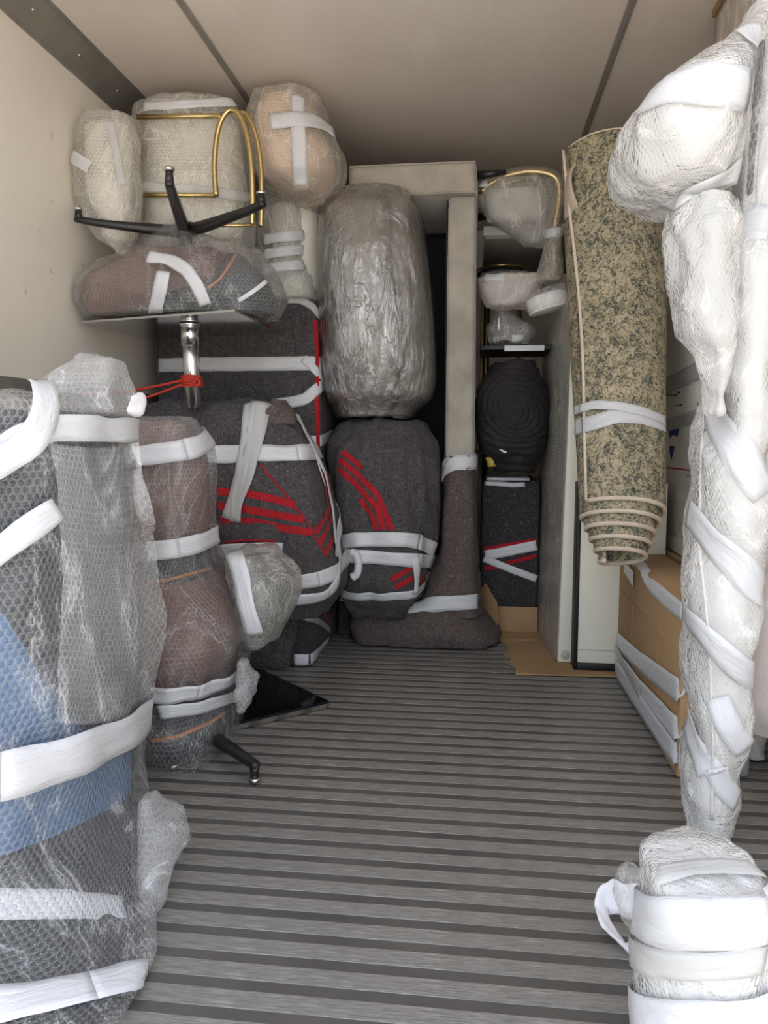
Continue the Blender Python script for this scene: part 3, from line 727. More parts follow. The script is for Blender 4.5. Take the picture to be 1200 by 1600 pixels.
# ------------------------------------------------------------------ blanket-wrapped stack on the left
L5S = [SX(945, -1.40, 510, 2.86, 3.16, 5), SX(905, -1.42, 538, 2.80, 3.2, 5), SX(850, -1.42, 532, 2.78, 3.2, 5), SX(760, -1.42, 514, 2.78, 3.2, 5), SX(700, -1.42, 497, 2.80, 3.2, 5), SX(655, -1.42, 474, 2.84, 3.2, 5), SX(636, -1.40, 455, 2.88, 3.18, 5)]
tA = thing('blanket_wrapped_armchair', 'grey blanket-wrapped armchair with red stripes under the chrome post', 'armchair', V(-.95, 3.05, .3))
mA = loft(L5S, .018, .015, addd(folds(.026, 6, 3, .2), crumple(.010, 6, 1))); obj('blanket', mA, 'blanket_grey', tA)
def stripes(root, m, lines, w, mat='blanket_red', name='stripe', off=.0035):
    for i, l in enumerate(lines): obj(name, tape_px(m, l, w, off, wob=.25, seed=i), mat, root)
stripes(tA, mA, [[(340, 768), (380, 770), (430, 780), (462, 790)], [(340, 790), (380, 795), (430, 804), (474, 812)], [(345, 812), (400, 815), (440, 825), (487, 832)]], .028)
stripes(tA, mA, [[(492, 833), (503, 815), (515, 792)], [(498, 850), (510, 828), (520, 806)], [(507, 866), (517, 848), (526, 826)]], .024)
stripes(tA, mA, [[(503, 725), (508, 770), (516, 815)], [(512, 735), (518, 780), (524, 825)]], .013)
tape(tA, band_px(mA, [(345, 708), (420, 708), (490, 706)], .065, .007, seed=1))
tape(tA, band_px(mA, [(475, 908), (505, 902), (530, 884)], .058, .007, seed=2)); tape(tA, band_px(mA, [(475, 936), (500, 932), (520, 918)], .05, .009, seed=5))
fl5 = []
for w_, pts in ((.075, [(408, 630), (396, 700), (378, 760), (362, 812)]), (.05, [(392, 632), (386, 700), (372, 770), (370, 815)])):
    tape(tA, tape_px(mA, pts, w_, .013, seed=7 * w_), mat='tape_clear')
tape(tA, tape_px(mA, [(457, 640), (480, 690), (505, 740), (517, 800), (522, 870)], .02, .012, seed=3))
tape(tA, tape_px(mA, [(440, 640), (465, 660), (484, 690), (505, 760)], .012, .010, seed=4))
obj('blanket_edge', tube(pxpath(mA, [(405, 725), (440, 765), (480, 815), (508, 870)], 8), .004, 6), 'blanket_red', tA)
hump = loft([S(660, 400, 462, 2.86, 3.0, 2.4), S(640, 405, 455, 2.86, 3.0, 2.3), S(628, 425, 448, 2.9, 2.98, 2.2)], .012, .01, crumple(.012, 14, 2)); obj('blanket_fold', hump, 'blanket_brown', tA)
lip = loft([S(868, 340, 447, 2.74, 2.86, 4), S(838, 338, 448, 2.74, 2.86, 4), S(820, 345, 440, 2.76, 2.86, 4)], .015, .012, folds(.006, 8, 2)); obj('blanket_fold', lip, 'blanket_grey', tA)
tape(tA, band_px(lip, [(385, 858), (410, 857), (438, 857)], .046, .004, seed=8))
obj('blanket_edge', tube(pxpath(lip, [(350, 848), (390, 844), (430, 846)], 6), .005, 6), 'blanket_red', tA)

tB = thing('blanket_wrapped_box', 'low dark blanket-wrapped box on the floor under the striped armchair bundle', 'box', V(-1.05, 3.4, 0), 'blanket-wrapped boxes')
bf = PZ(487, 1044, 0.0)
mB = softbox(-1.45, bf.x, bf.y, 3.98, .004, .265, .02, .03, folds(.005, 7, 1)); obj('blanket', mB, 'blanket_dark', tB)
fa = loft([S(1040, 385, 452, 2.98, 3.06, 3), S(1000, 385, 462, 2.98, 3.06, 3), S(960, 400, 470, 3.0, 3.08, 3)], .015, .01, folds(.012, 8, 2)); fa.v = [V(v.x, v.y, max(.004, v.z)) for v in fa.v]; obj('blanket_fold', fa, 'blanket_grey', tB)
tape(tB, tape_px(mB, [(460, 1032), (470, 1032), (486, 1032), (500, 1018), (514, 1000)], .055, .004, seed=1)); tape(tB, tape_px(mB, [(470, 962), (486, 966), (500, 972), (515, 985)], .03, .004, seed=2), mat='tape_clear')
stripes(tB, mB, [[(505, 958), (516, 972)]], .02)
tB2 = thing('blanket_wrapped_box', 'small dark blanket-wrapped box squeezed between the low box and the sofa foot', 'box', V(-.62, 3.75, 0), 'blanket-wrapped boxes')
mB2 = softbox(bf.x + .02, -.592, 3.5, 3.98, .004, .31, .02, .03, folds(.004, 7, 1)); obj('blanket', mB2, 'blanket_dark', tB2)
tape(tB2, band(mB2, V(-.63, 3.6, .2), V(.1, .1, 1).normalized(), .06, .004, seed=1))

tC = thing('blanket_wrapped_box', 'tall dark blanket-wrapped box with pale tape behind the chrome post', 'box', V(-1.03, 3.6, .27), 'blanket-wrapped boxes')
cx = P(500, 560, 3.34).x
mC = softbox(-1.45, cx, 3.32, 3.95, .272, 1.57, .025, .04, folds(.006, 4, 5)); obj('blanket', mC, 'blanket_grey', tC)
tape(tC, band(mC, P(350, 568, 3.3), V(0, .09, 1).normalized(), .062, .005, seed=2), mat='tape')
tape(tC, tape_px(mC, [(474, 560), (490, 575), (507, 597)], .035, .007, seed=1), mat='tape'); tape(tC, tape_px(mC, [(432, 632), (460, 628), (478, 624), (490, 612), (505, 600)], .05, .007, seed=3))
tape(tC, band(mC, P(350, 690, 3.3), V(0, -.1, 1).normalized(), .05, .005, seed=6)); tape(tC, tape_px(mC, [(230, 630), (245, 640), (262, 655)], .04, .005))
tape(tC, tape_px(mC, [(450, 470), (470, 470), (490, 480), (505, 508)], .03, .007, seed=6), mat='tape_clear')
stripes(tC, mC, [[(492, 500), (496, 560), (494, 620), (497, 700)], [(503, 505), (505, 570), (503, 640), (506, 700)]], .018)
stripes(tC, mC, [[(478, 475), (488, 482), (496, 492)]], .02)

# ------------------------------------------------------------------ wrapped brass-framed chair, drum and pale bundle on top of the box
tD = thing('wrapped_brass_chair', 'bubble-wrapped pale chair with brass tube frame, under the ceiling on the left', 'chair', V(-1.2, 3.4, 1.57))
mD1 = loft([S(392, 180, 202, 2.78, 2.86, 2.2), S(370, 150, 215, 2.76, 2.9, 2.3), S(330, 124, 222, 2.74, 2.92, 2.5), S(270, 113, 222, 2.73, 2.93, 2.6), S(215, 115, 220, 2.74, 2.93, 2.6), S(185, 125, 215, 2.76, 2.92, 2.6)], .016, .02, crumple(.012, 8, 3)); obj('bubble_wrap', mD1, 'bubble_yellowed', tD)
obj('armrest', loft([S(370, 165, 205, 2.8, 2.88, 2.2), S(300, 135, 205, 2.78, 2.9, 2.5), S(200, 132, 205, 2.78, 2.9, 2.6)], .03, .02), 'upholstery_pale', tD)
obj('armrest_tape', tape_px(mD1, [(114, 245), (125, 252), (140, 262)], .045, .006), 'tape', tD)
mDi = loft([S(372, 236, 382, 3.02, 3.26, 3), S(300, 230, 380, 3.0, 3.26, 3), S(200, 236, 372, 3.02, 3.24, 3)], .03, .03, folds(.02, 6, 2)); obj('seat', mDi, 'upholstery_pale', tD)
mDw = loft([(1.585, -1.36, -.98, 3.0, 3.5, 3), S(425, 205, 396, 2.99, 3.4, 3), S(372, 200, 398, 2.98, 3.32, 3), S(300, 198, 394, 2.96, 3.30, 3), S(200, 204, 386, 2.97, 3.28, 3), S(172, 214, 378, 2.98, 3.26, 3)], .014, .012, crumple(.016, 7, 1)); obj('bubble_wrap', mDw, 'bubble_yellowed', tD)
tape(tD, tape_px(mDw, [(225, 168), (300, 163), (376, 160), (388, 178)], .035, .006), mat='tape'); tape(tD, tape_px(mDw, [(220, 292), (290, 296), (340, 302), (395, 310)], .04, .006, seed=2), mat='tape_clear')
tape(tD, tape_px(mD1, [(172, 190), (182, 240), (190, 290)], .03, .006), mat='tape_clear')
yb = 2.93
def px3(l, Y): return [P(x, y, Y) for x, y in l]
obj('frame_tube', tube(px3([(214, 183), (345, 181)], yb), .0095, 10), 'brass', tD)
obj('frame_tube', tube(px3([(178, 305), (338, 305)], yb), .0095, 10), 'brass', tD)
obj('frame_arch', tube(px3([(338, 307), (335, 262), (338, 218), (345, 190), (356, 174), (368, 174), (379, 190), (388, 220), (393, 260), (395, 310), (394, 352)], yb), .0105, 10, sub=5), 'brass', tD)
obj('frame_arch', tube([p + V(.012, .045, .004) for p in px3([(360, 172), (372, 172), (384, 190), (393, 220), (398, 260), (399, 310), (398, 352)], yb)], .0105, 10, sub=5), 'brass', tD)
obj('frame_tube', tube(px3([(285, 353), (396, 352)], yb), .007, 10), 'brass', tD)

tE = thing('wrapped_drum', 'round drum in peach paper and bubble wrap with crossed white tape', 'drum', V(-.85, 3.35, 1.99))
eS = [S(308, 452, 512, 3.10, 3.5, 2.3), S(285, 405, 535, 3.05, 3.55, 2.5), S(240, 385, 540, 3.04, 3.56, 2.7), S(195, 383, 520, 3.05, 3.55, 2.7), S(165, 392, 512, 3.08, 3.5, 2.6)]
mEi = loft([(s[0], s[1] + .035, s[2] - .045, s[3] + .04, s[4] - .04, s[5]) for s in eS], .03, .005); obj('drum_body', mEi, 'pink_board', tE)
mE = loft(eS, .016, .02, crumple(.012, 7, 8)); obj('bubble_wrap', mE, 'bubble_yellowed', tE)
tape(tE, tape_px(mE, [(466, 150), (466, 200), (468, 250), (470, 290)], .055, .007)); tape(tE, tape_px(mE, [(422, 192), (460, 186), (495, 192), (520, 210)], .062, .010, seed=2))
tF = thing('wrapped_bundle', 'pale upright bubble-wrapped bundle with three tape bands beneath the drum', 'bundle', V(-.85, 3.5, 1.575))
mFi = loft([(1.585, -.95, -.72, 3.42, 3.72, 3), (2.0, -.95, -.72, 3.42, 3.72, 3)], .04, .02); obj('bundle_core', mFi, 'upholstery_pale', tF)
mF = loft([(1.59, P(400, 460, 3.4).x, P(494, 460, 3.45).x, 3.36, 3.78, 3.2), S(400, 398, 496, 3.36, 3.78, 3.2), S(340, 398, 492, 3.36, 3.78, 3), S(312, 405, 480, 3.38, 3.76, 3)], .016, .012, crumple(.012, 7, 5)); obj('bubble_wrap', mF, 'bubble_yellowed', tF)
for i, yy in enumerate((372, 395, 418)): tape(tF, tape_px(mF, [(412, yy + 3), (445, yy - 2), (474, yy - 4)], .045, .006, seed=i))

# ------------------------------------------------------------------ black glass top on the floor, leaning slightly
tG = thing('glass_plate', 'black glass table top with thin steel rim lying on the floor', 'table top', PZ(430, 1090, 0))
gq = [PZ(514, 1095, .03), PZ(405, 1044, .03), PZ(250, 1062, .03), PZ(340, 1136, .03)]
gm = M(); gv = [p + V(0, 0, dz) for dz in (-.008, 0) for p in gq]; gm.add(gv, [(3, 2, 1, 0)[::-1], (4, 5, 6, 7), (0, 1, 5, 4), (1, 2, 6, 5), (2, 3, 7, 6), (3, 0, 4, 7)])
obj('glass', gm, 'black_glass', tG, smooth=False)
cc = sum(gq, V(0, 0, 0)) / 4
gm2 = M(); gv = [cc + (p - cc) * (1.005 if dz > -.02 else .99) + V(0, 0, dz) for dz in (-.026, -.0085) for p in gq]; gm2.add(gv, [(0, 1, 2, 3), (7, 6, 5, 4), (0, 1, 5, 4), (1, 2, 6, 5), (2, 3, 7, 6), (3, 0, 4, 7)])
obj('rim', gm2, 'steel_edge', tG, smooth=False)

# ------------------------------------------------------------------ sofa standing on its end
XS0, XS1 = P(545, 280, 3.45).x, P(745, 280, 3.45).x; ZT = P(650, 254, 3.45).z; ZA = P(720, 303, 3.45).z
tS = thing('sofa', 'grey velvet sofa standing upright on one arm, its foot in a brown blanket', 'sofa', V(-.3, 3.85, 0))
vd = folds(.003, 6, 1)
obj('arm', softbox(XS0, XS1, 3.45, 4.30, ZA, ZT, .02, .035, vd, .006), 'velvet', tS)
obj('arm', softbox(XS0, XS1, 3.45, 4.30, .03, .17, .02, .05), 'velvet', tS)
xr = P(698, 500, 3.45).x
obj('seat_base', softbox(xr, XS1, 3.455, 4.30, .17, ZA - .003, .02, .035, vd, .004), 'velvet', tS)
obj('back', softbox(XS0 + .03, xr - .012, 4.05, 4.30, .17, ZA - .003, .03, .06, vd), 'fabric_charcoal', tS)  # charcoal instead of velvet, so the cavity comes out dark
obj('seat_dark_sheet', box(xr - .008, xr - .0005, 3.50, 4.04, .18, ZA - .01, .003), 'fabric_charcoal', tS)  # dark sheet on the seat's inner side, turns the gap by the cushions black
def loop_edge(x0, x1, z0, z1, y): return [V(x0, y, z0), V(x1, y, z0), V(x1, y, z1), V(x0, y, z1), V(x0, y, z0)]
obj('piping', tube(loop_edge(XS0 + .006, XS1 - .006, ZA + .006, ZT - .006, 3.449), .004, 8), 'velvet', tS)
for yy, zz in ((3.55, ZT - .035), (4.2, ZT - .035)):
    obj('leg', tube([V(XS1 - .005, yy, zz), V(XS1 + .13, yy, zz + .012)], [.022, .012], 12), 'black_metal', tS)
bl = [(.02, XS0 - .005, P(783, 1000, 3.35).x, 3.34, 4.2, 5), (.06, XS0 - .012, P(775, 985, 3.35).x, 3.33, 4.2, 5), (.13, XS0 - .008, P(755, 965, 3.35).x, 3.34, 4.2, 5), (.185, XS0 + .01, P(748, 950, 3.4).x, 3.38, 4.2, 5)]
mS1 = loft(bl, .018, .012, addd(folds(.012, 6, 2), crumple(.008, 8, 1))); c_ = obj('blanket_cover', mS1, 'blanket_brown', tS)
mS2 = loft([S(955, 640, 752, 3.36, 3.9, 4), S(930, 655, 748, 3.37, 3.9, 4), S(870, 682, 746, 3.39, 3.9, 4), S(800, 688, 746, 3.40, 3.9, 4), S(735, 692, 745.5, 3.42, 3.9, 4), S(712, 694, 745, 3.43, 3.9, 4)], .018, .01, addd(folds(.014, 8, 6, .25), crumple(.008, 7, 3))); obj('blanket_cover', mS2, 'blanket_brown', tS)
tape(tS, tape_px(mS2, [(692, 735), (705, 722), (725, 722), (744, 720)], .075, .008)); tape(tS, tape_px(mS2, [(690, 760), (697, 735), (706, 720)], .03, .010, seed=2))
tape(tS, tape_px([mS2, mS1], [(615, 952), (660, 946), (700, 942), (744, 940)], .07, .010, seed=3))
# cushions in stretch film, lower bundle in blanket
tQ = thing('cushion_bundle', 'grey sofa cushions bundled upright in shiny stretch film', 'cushions', V(-.42, 3.5, 1.06))
cu = [S(645, 525, 650, 3.26, 3.8, 2.6), S(620, 512, 676, 3.20, 3.84, 2.6), S(560, 505, 680, 3.15, 3.86, 2.5), S(480, 500, 676, 3.13, 3.86, 2.5), S(400, 498, 668, 3.15, 3.84, 2.5), S(340, 502, 660, 3.22, 3.8, 2.6), S(315, 520, 645, 3.30, 3.74, 2.6)]
mid = [((s[0]), lerp(s[1], s[2], .0) + .022, lerp(s[1], s[2], .74), s[3] + .028, s[4] - .03, s[5] + .2) for s in cu]
rgt = [((s[0] - .01), lerp(s[1], s[2], .70), s[2] - .024, s[3] + .06, s[4] - .04, s[5]) for s in cu]
mQ1 = loft(mid, .025, .02, folds(.010, 4, 3)); obj('cushion', mQ1, 'cushion_grey', tQ); obj('cushion', loft(rgt, .025, .02, folds(.012, 6, 8)), 'cushion_grey', tQ)
obj('piping', tube(pxpath(mQ1, [(585, 340), (600, 400), (602, 480), (602, 560), (598, 620)], 8), .004, 6), 'cushion_grey', tQ)
mQ = loft(grow(cu, .006, .01), .014, .015, addd(crumple(.004, 9, 3), crumple(.002, 24, 1))); obj('stretch_film', mQ, 'stretch_film', tQ)
kn = loft([S(318, 590, 640, 3.3, 3.42, 2.2), S(306, 600, 632, 3.32, 3.4, 2.2)], .01, .012, crumple(.014, 18, 1)); obj('film_knot', kn, 'stretch_film', tQ)
tR = thing('blanket_bundle', 'rounded grey blanket bundle with red stripes below the film-wrapped cushions', 'bundle', V(-.42, 3.5, .2))
mR = loft([S(945, 545, 650, 3.24, 3.8, 3), S(925, 530, 664, 3.20, 3.82, 3.2), S(880, 526, 672, 3.17, 3.84, 3.2), S(830, 524, 684, 3.16, 3.85, 3.2), S(750, 518, 688, 3.18, 3.85, 3.2), S(695, 515, 682, 3.24, 3.84, 3.0), S(668, 528, 668, 3.32, 3.8, 2.6)], .016, .035, addd(folds(.026, 9, 7, .15), crumple(.010, 6, 2), pull(.014, .58, 26, 3, .15))); obj('blanket', mR, 'blanket_grey', tR)
stripes(tR, mR, [[(535, 706), (560, 725), (566, 732)], [(530, 718), (560, 742), (590, 772), (613, 828)], [(528, 732), (555, 755), (588, 790), (600, 828)], [(563, 780), (582, 805), (588, 828)]], .024)
tape(tR, band_px(mR, [(540, 846), (600, 843), (660, 852)], .062, .008)); tape(tR, band_px(mR, [(540, 868), (600, 872), (660, 876)], .058, .010, seed=3)); tape(tR, band_px(mR, [(548, 930), (600, 932), (655, 920)], .042, .008, seed=4))
tape(tR, tape_px(mR, [(648, 870), (650, 900), (648, 925)], .028, .012))
stripes(tR, mR, [[(612, 905), (630, 895), (643, 886)], [(618, 918), (635, 908), (645, 902)], [(655, 910), (668, 895)]], .024)
obj('tape_tail', tube([P(x, y, 3.14) for x, y in ((548, 862), (556, 866), (560, 880), (558, 896), (550, 902))], [.016, .02], 8, sub=5), 'tape', tR)

# ------------------------------------------------------------------ behind the sofa on the right: boards, brass chair, plush, blanket box
tH = thing('white_table', 'white board table with black legs at the back under the wrapped brass chair', 'table', V(.25, 4.2, 0))
zb = P(800, 367, 3.85).z; zt = P(800, 352, 3.85).z
obj('top', box(.02, .62, 3.85, 4.75, zb, zt, .003), 'white_board', tH)
obj('underside', box(.03, .61, 3.87, 4.74, zb - .012, zb, .002), 'grey_board', tH)
for x, y in ((.05, 4.68), (.58, 4.68), (.58, 4.02)): obj('leg', box(x - .018, x + .018, y - .018, y + .018, 0, zb - .012, .003), 'black_frame', tH)
tI = thing('wrapped_brass_chair', 'bubble-wrapped brass chair frame hooked beside the rug behind the sofa', 'chair', V(.25, 3.7, 1.6))
YI = 3.62
archI = px3([(752, 300), (768, 286), (795, 274), (828, 268), (858, 272), (872, 284), (874, 310), (868, 350), (866, 390), (866, 420), (852, 434), (815, 432), (775, 432), (752, 436)], YI)
fI = tube(archI, .016, 12, sub=5); obj('frame_tube', fI, 'brass', tI)
obj('frame_tube', tube([p + V(0, .05, -.015) for p in archI], .011, 10, sub=5), 'brass', tI)
obj('wrap_sleeve', tube(archI, .026, 14, sub=6), 'bubble_clear', tI)
mI = loft([S(378, 812, 858, 3.6, 3.72, 2.4), S(350, 775, 866, 3.58, 3.76, 2.6), S(320, 752, 870, 3.57, 3.78, 2.8), S(300, 750, 868, 3.57, 3.78, 2.8), S(285, 770, 862, 3.58, 3.76, 2.6)], .016, .012, crumple(.012, 8, 2)); obj('bubble_wrap', mI, 'bubble_yellowed', tI)
obj('seat_pad', loft([S(340, 760, 850, 3.64, 3.74, 2.8), S(300, 758, 850, 3.64, 3.74, 2.8)], .03, .02), 'foam_grey', tI)
mI2 = loft([S(440, 835, 880, 3.5, 3.66, 2.4), S(400, 845, 880, 3.5, 3.68, 2.4), S(365, 850, 880, 3.52, 3.68, 2.4)], .016, .012, crumple(.012, 10, 4)); obj('bubble_wrap', mI2, 'bubble_yellowed', tI)
mI3 = loft([S(474, 760, 838, 3.55, 3.75, 2.4), S(455, 750, 842, 3.53, 3.76, 2.4), S(436, 748, 850, 3.55, 3.74, 2.4)], .016, .012, crumple(.012, 10, 6)); obj('bubble_wrap', mI3, 'bubble_pink', tI)
ms_ = tube(archI, .03, 14, sub=6)
for i, l in enumerate(([(750, 288), (762, 284)], [(756, 434), (778, 432), (790, 432)], [(852, 364), (866, 362), (880, 360)])):
    tape(tI, tape_px([ms_, mI2, mI3, mI], l, .05, .004, seed=i))
tJ = thing('brass_ring_stool', 'thin brass ring stool frame in the dark below the white table', 'stool', V(.15, 3.95, 0))
rc = P(785, 418, 3.95)
obj('ring', tube([V(rc.x + .13 * math.cos(a), 4.05 + .16 * math.sin(a), rc.z) for a in [2 * math.pi * k / 40 for k in range(40)]], .006, 8, closed=True), 'brass_dark', tJ)
obj('seat_disc', cyl((rc.x, 4.05), .125, rc.z - .022, rc.z - .004, 36), 'black_frame', tJ)
for a in (.6, 2.2, 3.8, 5.4): obj('leg', tube([V(rc.x + .125 * math.cos(a), 4.05 + .15 * math.sin(a), rc.z), V(rc.x + .13 * math.cos(a), 4.05 + .16 * math.sin(a), .81)], .006, 8), 'brass_dark', tJ)
tK = thing('wrapped_chair_base', 'small bubble-wrapped chair base on a dark board above the black plush roll', 'chair base', V(.17, 3.75, 1.36))
mK = loft([S(535, 765, 825, 3.62, 3.84, 2.2), S(515, 760, 838, 3.62, 3.84, 2.2), S(498, 770, 808, 3.66, 3.8, 2.2), S(480, 776, 786, 3.7, 3.76, 2)], .012, .01, crumple(.014, 12, 2)); obj('bubble_wrap', mK, 'bubble_milky', tK)
zk = P(790, 540, 3.73).z - .012
obj('column', tube([V(P(780, 480, 3.73).x, 3.73, zk), V(P(780, 455, 3.73).x, 3.73, P(780, 455, 3.73).z)], .008, 8), 'chrome', tK)
obj('board', box(.01, .46, 3.6, 3.95, zk - .022, zk, .003), 'black_frame', tK)
obj('board_edge', box(P(788, 550, 3.6).x, P(850, 550, 3.6).x, 3.585, 3.6, zk - .03, zk - .004, .002), 'tape', tK)
for i, l in enumerate(([(755, 530), (770, 531)], [(800, 529), (815, 528)])): tape(tK, tape_px(mK, l + [(l[1][0] + 4, l[1][1])], .03, .004, seed=i))
tN = thing('plush_roll', 'black ribbed plush throw rolled into a ball behind the sofa', 'throw', V(.18, 3.7, .82))
def plush(p):
    q = V(p.x - .18, p.y - 3.6, p.z - 1.08); rr = math.hypot(q.x, q.z); return .004 * math.sin(rr * 230 + 9 * nz((p.x, p.y, p.z), 6) + 2 * math.atan2(q.z, q.x)) + .006 * nz((p.x, p.y, p.z), 40) + .012 * nz((p.x, p.y, p.z), 7)
mN = loft([S(732, 770, 835, 3.55, 3.85, 2.2), S(700, 750, 852, 3.5, 3.86, 2.4), S(650, 744, 856, 3.46, 3.88, 2.5), S(605, 748, 853, 3.47, 3.88, 2.5), S(572, 768, 838, 3.52, 3.86, 2.3)], .0075, .02, plush); obj('plush', mN, 'plush_black', tN)
obj('care_tag', patch_px(mN, [(779, 701), (786, 703), (792, 706)], [(781, 704), (786, 707), (790, 709)], .004, 4, 3), 'tape', tN)
obj('foil', loft([S(727, 760, 778, 3.6, 3.66, 2.2), S(716, 758, 776, 3.6, 3.66, 2.2)], .008, .006, crumple(.006, 30, 2)), 'yellow_foil', tN)
obj('cord', tube(px3([(744, 655), (778, 653)], 3.44), .002, 6), 'black_metal', tN)
tO = thing('blanket_wrapped_box', 'dark blanket-wrapped box below the black plush, crossed by white tape', 'box', V(.2, 3.9, 0), 'blanket-wrapped boxes')
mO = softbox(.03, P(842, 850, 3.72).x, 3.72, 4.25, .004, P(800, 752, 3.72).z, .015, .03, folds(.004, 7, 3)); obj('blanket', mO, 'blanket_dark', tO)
tape(tO, tape_px(mO, [(758, 868), (790, 862), (838, 852)], .05, .004)); tape(tO, tape_px(mO, [(756, 872), (790, 886), (838, 904)], .035, .006, seed=2))
stripes(tO, mO, [[(757, 858), (800, 850), (838, 844)], [(790, 880), (820, 873), (838, 868)], [(757, 888), (770, 887), (782, 885)]], .018)
tape(tO, tape_px(mO, [(758, 755), (780, 756), (800, 758), (820, 757)], .022, .004, seed=3))
obj('top_paper', softbox(.05, .26, 3.74, 4.1, P(800, 752, 3.72).z, P(800, 752, 3.72).z + .018, .006, .05), 'tape', tO)

# ------------------------------------------------------------------ wrapped panel, cream cabinet, cardboard sheet
tP = thing('wrapped_tall_board', 'tall cream board with bubble-wrapped face standing on edge beside the rug', 'panel', V(.38, 3.6, 0))  # known only as a tall flat board stood on edge
nb = PZ(869, 1034, .012); fb = PZ(833, 966, .012); nr = PZ(894, 1036, .012)
def leaned(x0, x1, yn, yf, z0, z1, lean, skew=0):       # a tall panel whose near edge stands at x0..x1 and leans by lean over its height
    m = box(x0, x1, yn, yf, z0, z1, .003)
    m.v = [V(v.x + lean * (v.z - z0) / (z1 - z0) + skew * (v.y - yn) / (yf - yn), v.y, v.z) for v in m.v]; return m
pt = 1.52
obj('panel', leaned(nb.x + .006, nr.x, nb.y, fb.y, .012, pt, .03, fb.x - nb.x), 'cream_board', tP)
obj('grey_face', leaned(nb.x + .001, nb.x + .0055, nb.y + .01, fb.y - .005, .02, pt - .01, .03, fb.x - nb.x), 'grey_board', tP)  # grey sheet over the cream side, darkens the wrapped face
mPw = M(); gg = []
for j in range(90):
    z = .014 + (pt - .01) * j / 89; row = []
    for i in range(46):
        f = i / 45; yy = lerp(nb.y - .004, fb.y + .02, f)
        row.append(V(nb.x - .004 + .03 * z / pt + (fb.x - nb.x) * f - .008 * math.sin(math.pi * f), yy, z))
    gg.append(row)
mPw = gridmesh([r[::-1] for r in gg], False, crumple(.004, 6, 3)); obj('bubble_wrap', mPw, 'bubble_yellowed', tP)
obj('end_cap', cyl((0, 0), .019, 0, .006, 24, .002, Matrix.Translation(P(883, 1023, nb.y) + V(0, 0, 0)) @ Matrix.Rotation(math.pi / 2, 4, 'X')), 'glide_felt', tP)
tDc = thing('wrapped_lamp_foot', 'round white film-wrapped lamp foot lying on top of the tall cream board', 'lamp foot', V(P(858, 470, 3.42).x, 3.42, 1.53))
dc = P(857, 471, 3.42); Md = Matrix.Translation(dc) @ Matrix.Rotation(math.radians(-14), 4, 'Y')
obj('foot_disc', cyl((0, 0), .092, -.035, .03, 40, .012, Md), 'foam_white', tDc)
obj('rim', cyl((0, 0), .0935, -.040, -.030, 40, .003, Md), 'carton_white', tDc)
fm_ = loft([(-.02, -.098, .098, -.098, .098, 2), (.02, -.098, .098, -.098, .098, 2), (.045, -.06, .09, -.07, .07, 2)], .012, .01, crumple(.006, 14, 3)); fm_.v = [Md @ v for v in fm_.v]; obj('film', fm_, 'thin_film', tDc)
tU = thing('cream_cabinet', 'cream cabinet side with black frame standing behind the cardboard box', 'cabinet', V(.62, 3.3, 0))
c0 = PZ(895, 1046, .012); ux = P(903, 1000, c0.y).x; uz0 = P(930, 1037, c0.y).z
obj('body', box(ux, .755, c0.y + .006, c0.y + .5, uz0, .78, .003), 'cream_board', tU)
obj('frame', box(c0.x + .003, ux - .0005, c0.y, c0.y + .5, .012, .78, .002), 'black_frame', tU); obj('frame', box(ux, .755, c0.y, c0.y + .5, .012, uz0 - .0005, .002), 'black_frame', tU)
obj('plinth_line', box(ux + .002, .755, c0.y + .002, c0.y + .007, uz0 + .055, uz0 + .057, 0), 'grey_board', tU)
tX = thing('cardboard_sheet', 'flattened cardboard sheet with torn edge lying under the white panel', 'cardboard', V(.4, 3.5, 0))
edge = [(787, 1003), (796, 1012), (788, 1022), (799, 1026), (796, 1036), (806, 1040), (806, 1052)]
top_ = [PZ(x, y, .009) for x, y in ([(745, 965)] + edge + [(962, 1056)])]; top_[0] = V(.03, 3.72, .009)
far = [V(.72, top_[-1].y, .009), V(.72, 3.72, .009)]
pl = top_ + far
m = M(); n_ = len(pl); m.add(pl + [p - V(0, 0, .006) for p in pl], [tuple(range(n_))] + [tuple(range(n_, 2 * n_))[::-1]] + [(i, n_ + i, n_ + (i + 1) % n_, (i + 1) % n_) for i in range(n_)]); obj('sheet', m, 'cardboard', tX, smooth=False)
fq = [P(747, 962, 3.68), P(776, 985, 3.58), P(776, 942, 3.58), P(758, 912, 3.64), P(748, 925, 3.68)]
fm = M(); fm.add(fq + [p + V(.004, .004, 0) for p in fq], [(0, 1, 2, 3, 4), (9, 8, 7, 6, 5)] + [(i, 5 + i, 5 + (i + 1) % 5, (i + 1) % 5) for i in range(5)]); obj('flap', fm, 'cardboard', tX, smooth=False)
obj('crease', tube([PZ(775, 1000, .0095), PZ(845, 1000, .0095)], .0015, 6), 'cardboard_edge', tX)
bk = [P(776, 942, 3.70), P(840, 955, 3.70)]; obj('flap', box(bk[0].x, bk[1].x, 3.69, 3.695, .009, bk[0].z * .9, .001), 'cardboard', tX)

# ------------------------------------------------------------------ rolled rug leaning on the boxes
tg = thing('rolled_rug', 'rolled mottled beige and green rug leaning upright, taped once round its middle', 'rug', V(.6, 3.0, .5))
RB, RT = P(969, 792, 2.74), P(955, 262, 3.22)
ax = (RT - RB); LR = ax.length; Rm = Matrix.Translation(RB) @ ax.to_track_quat('Z', 'Y').to_matrix().to_4x4()
def rloc(r, a, z, ): return Rm @ V(r * math.cos(a), r * math.sin(a), z)
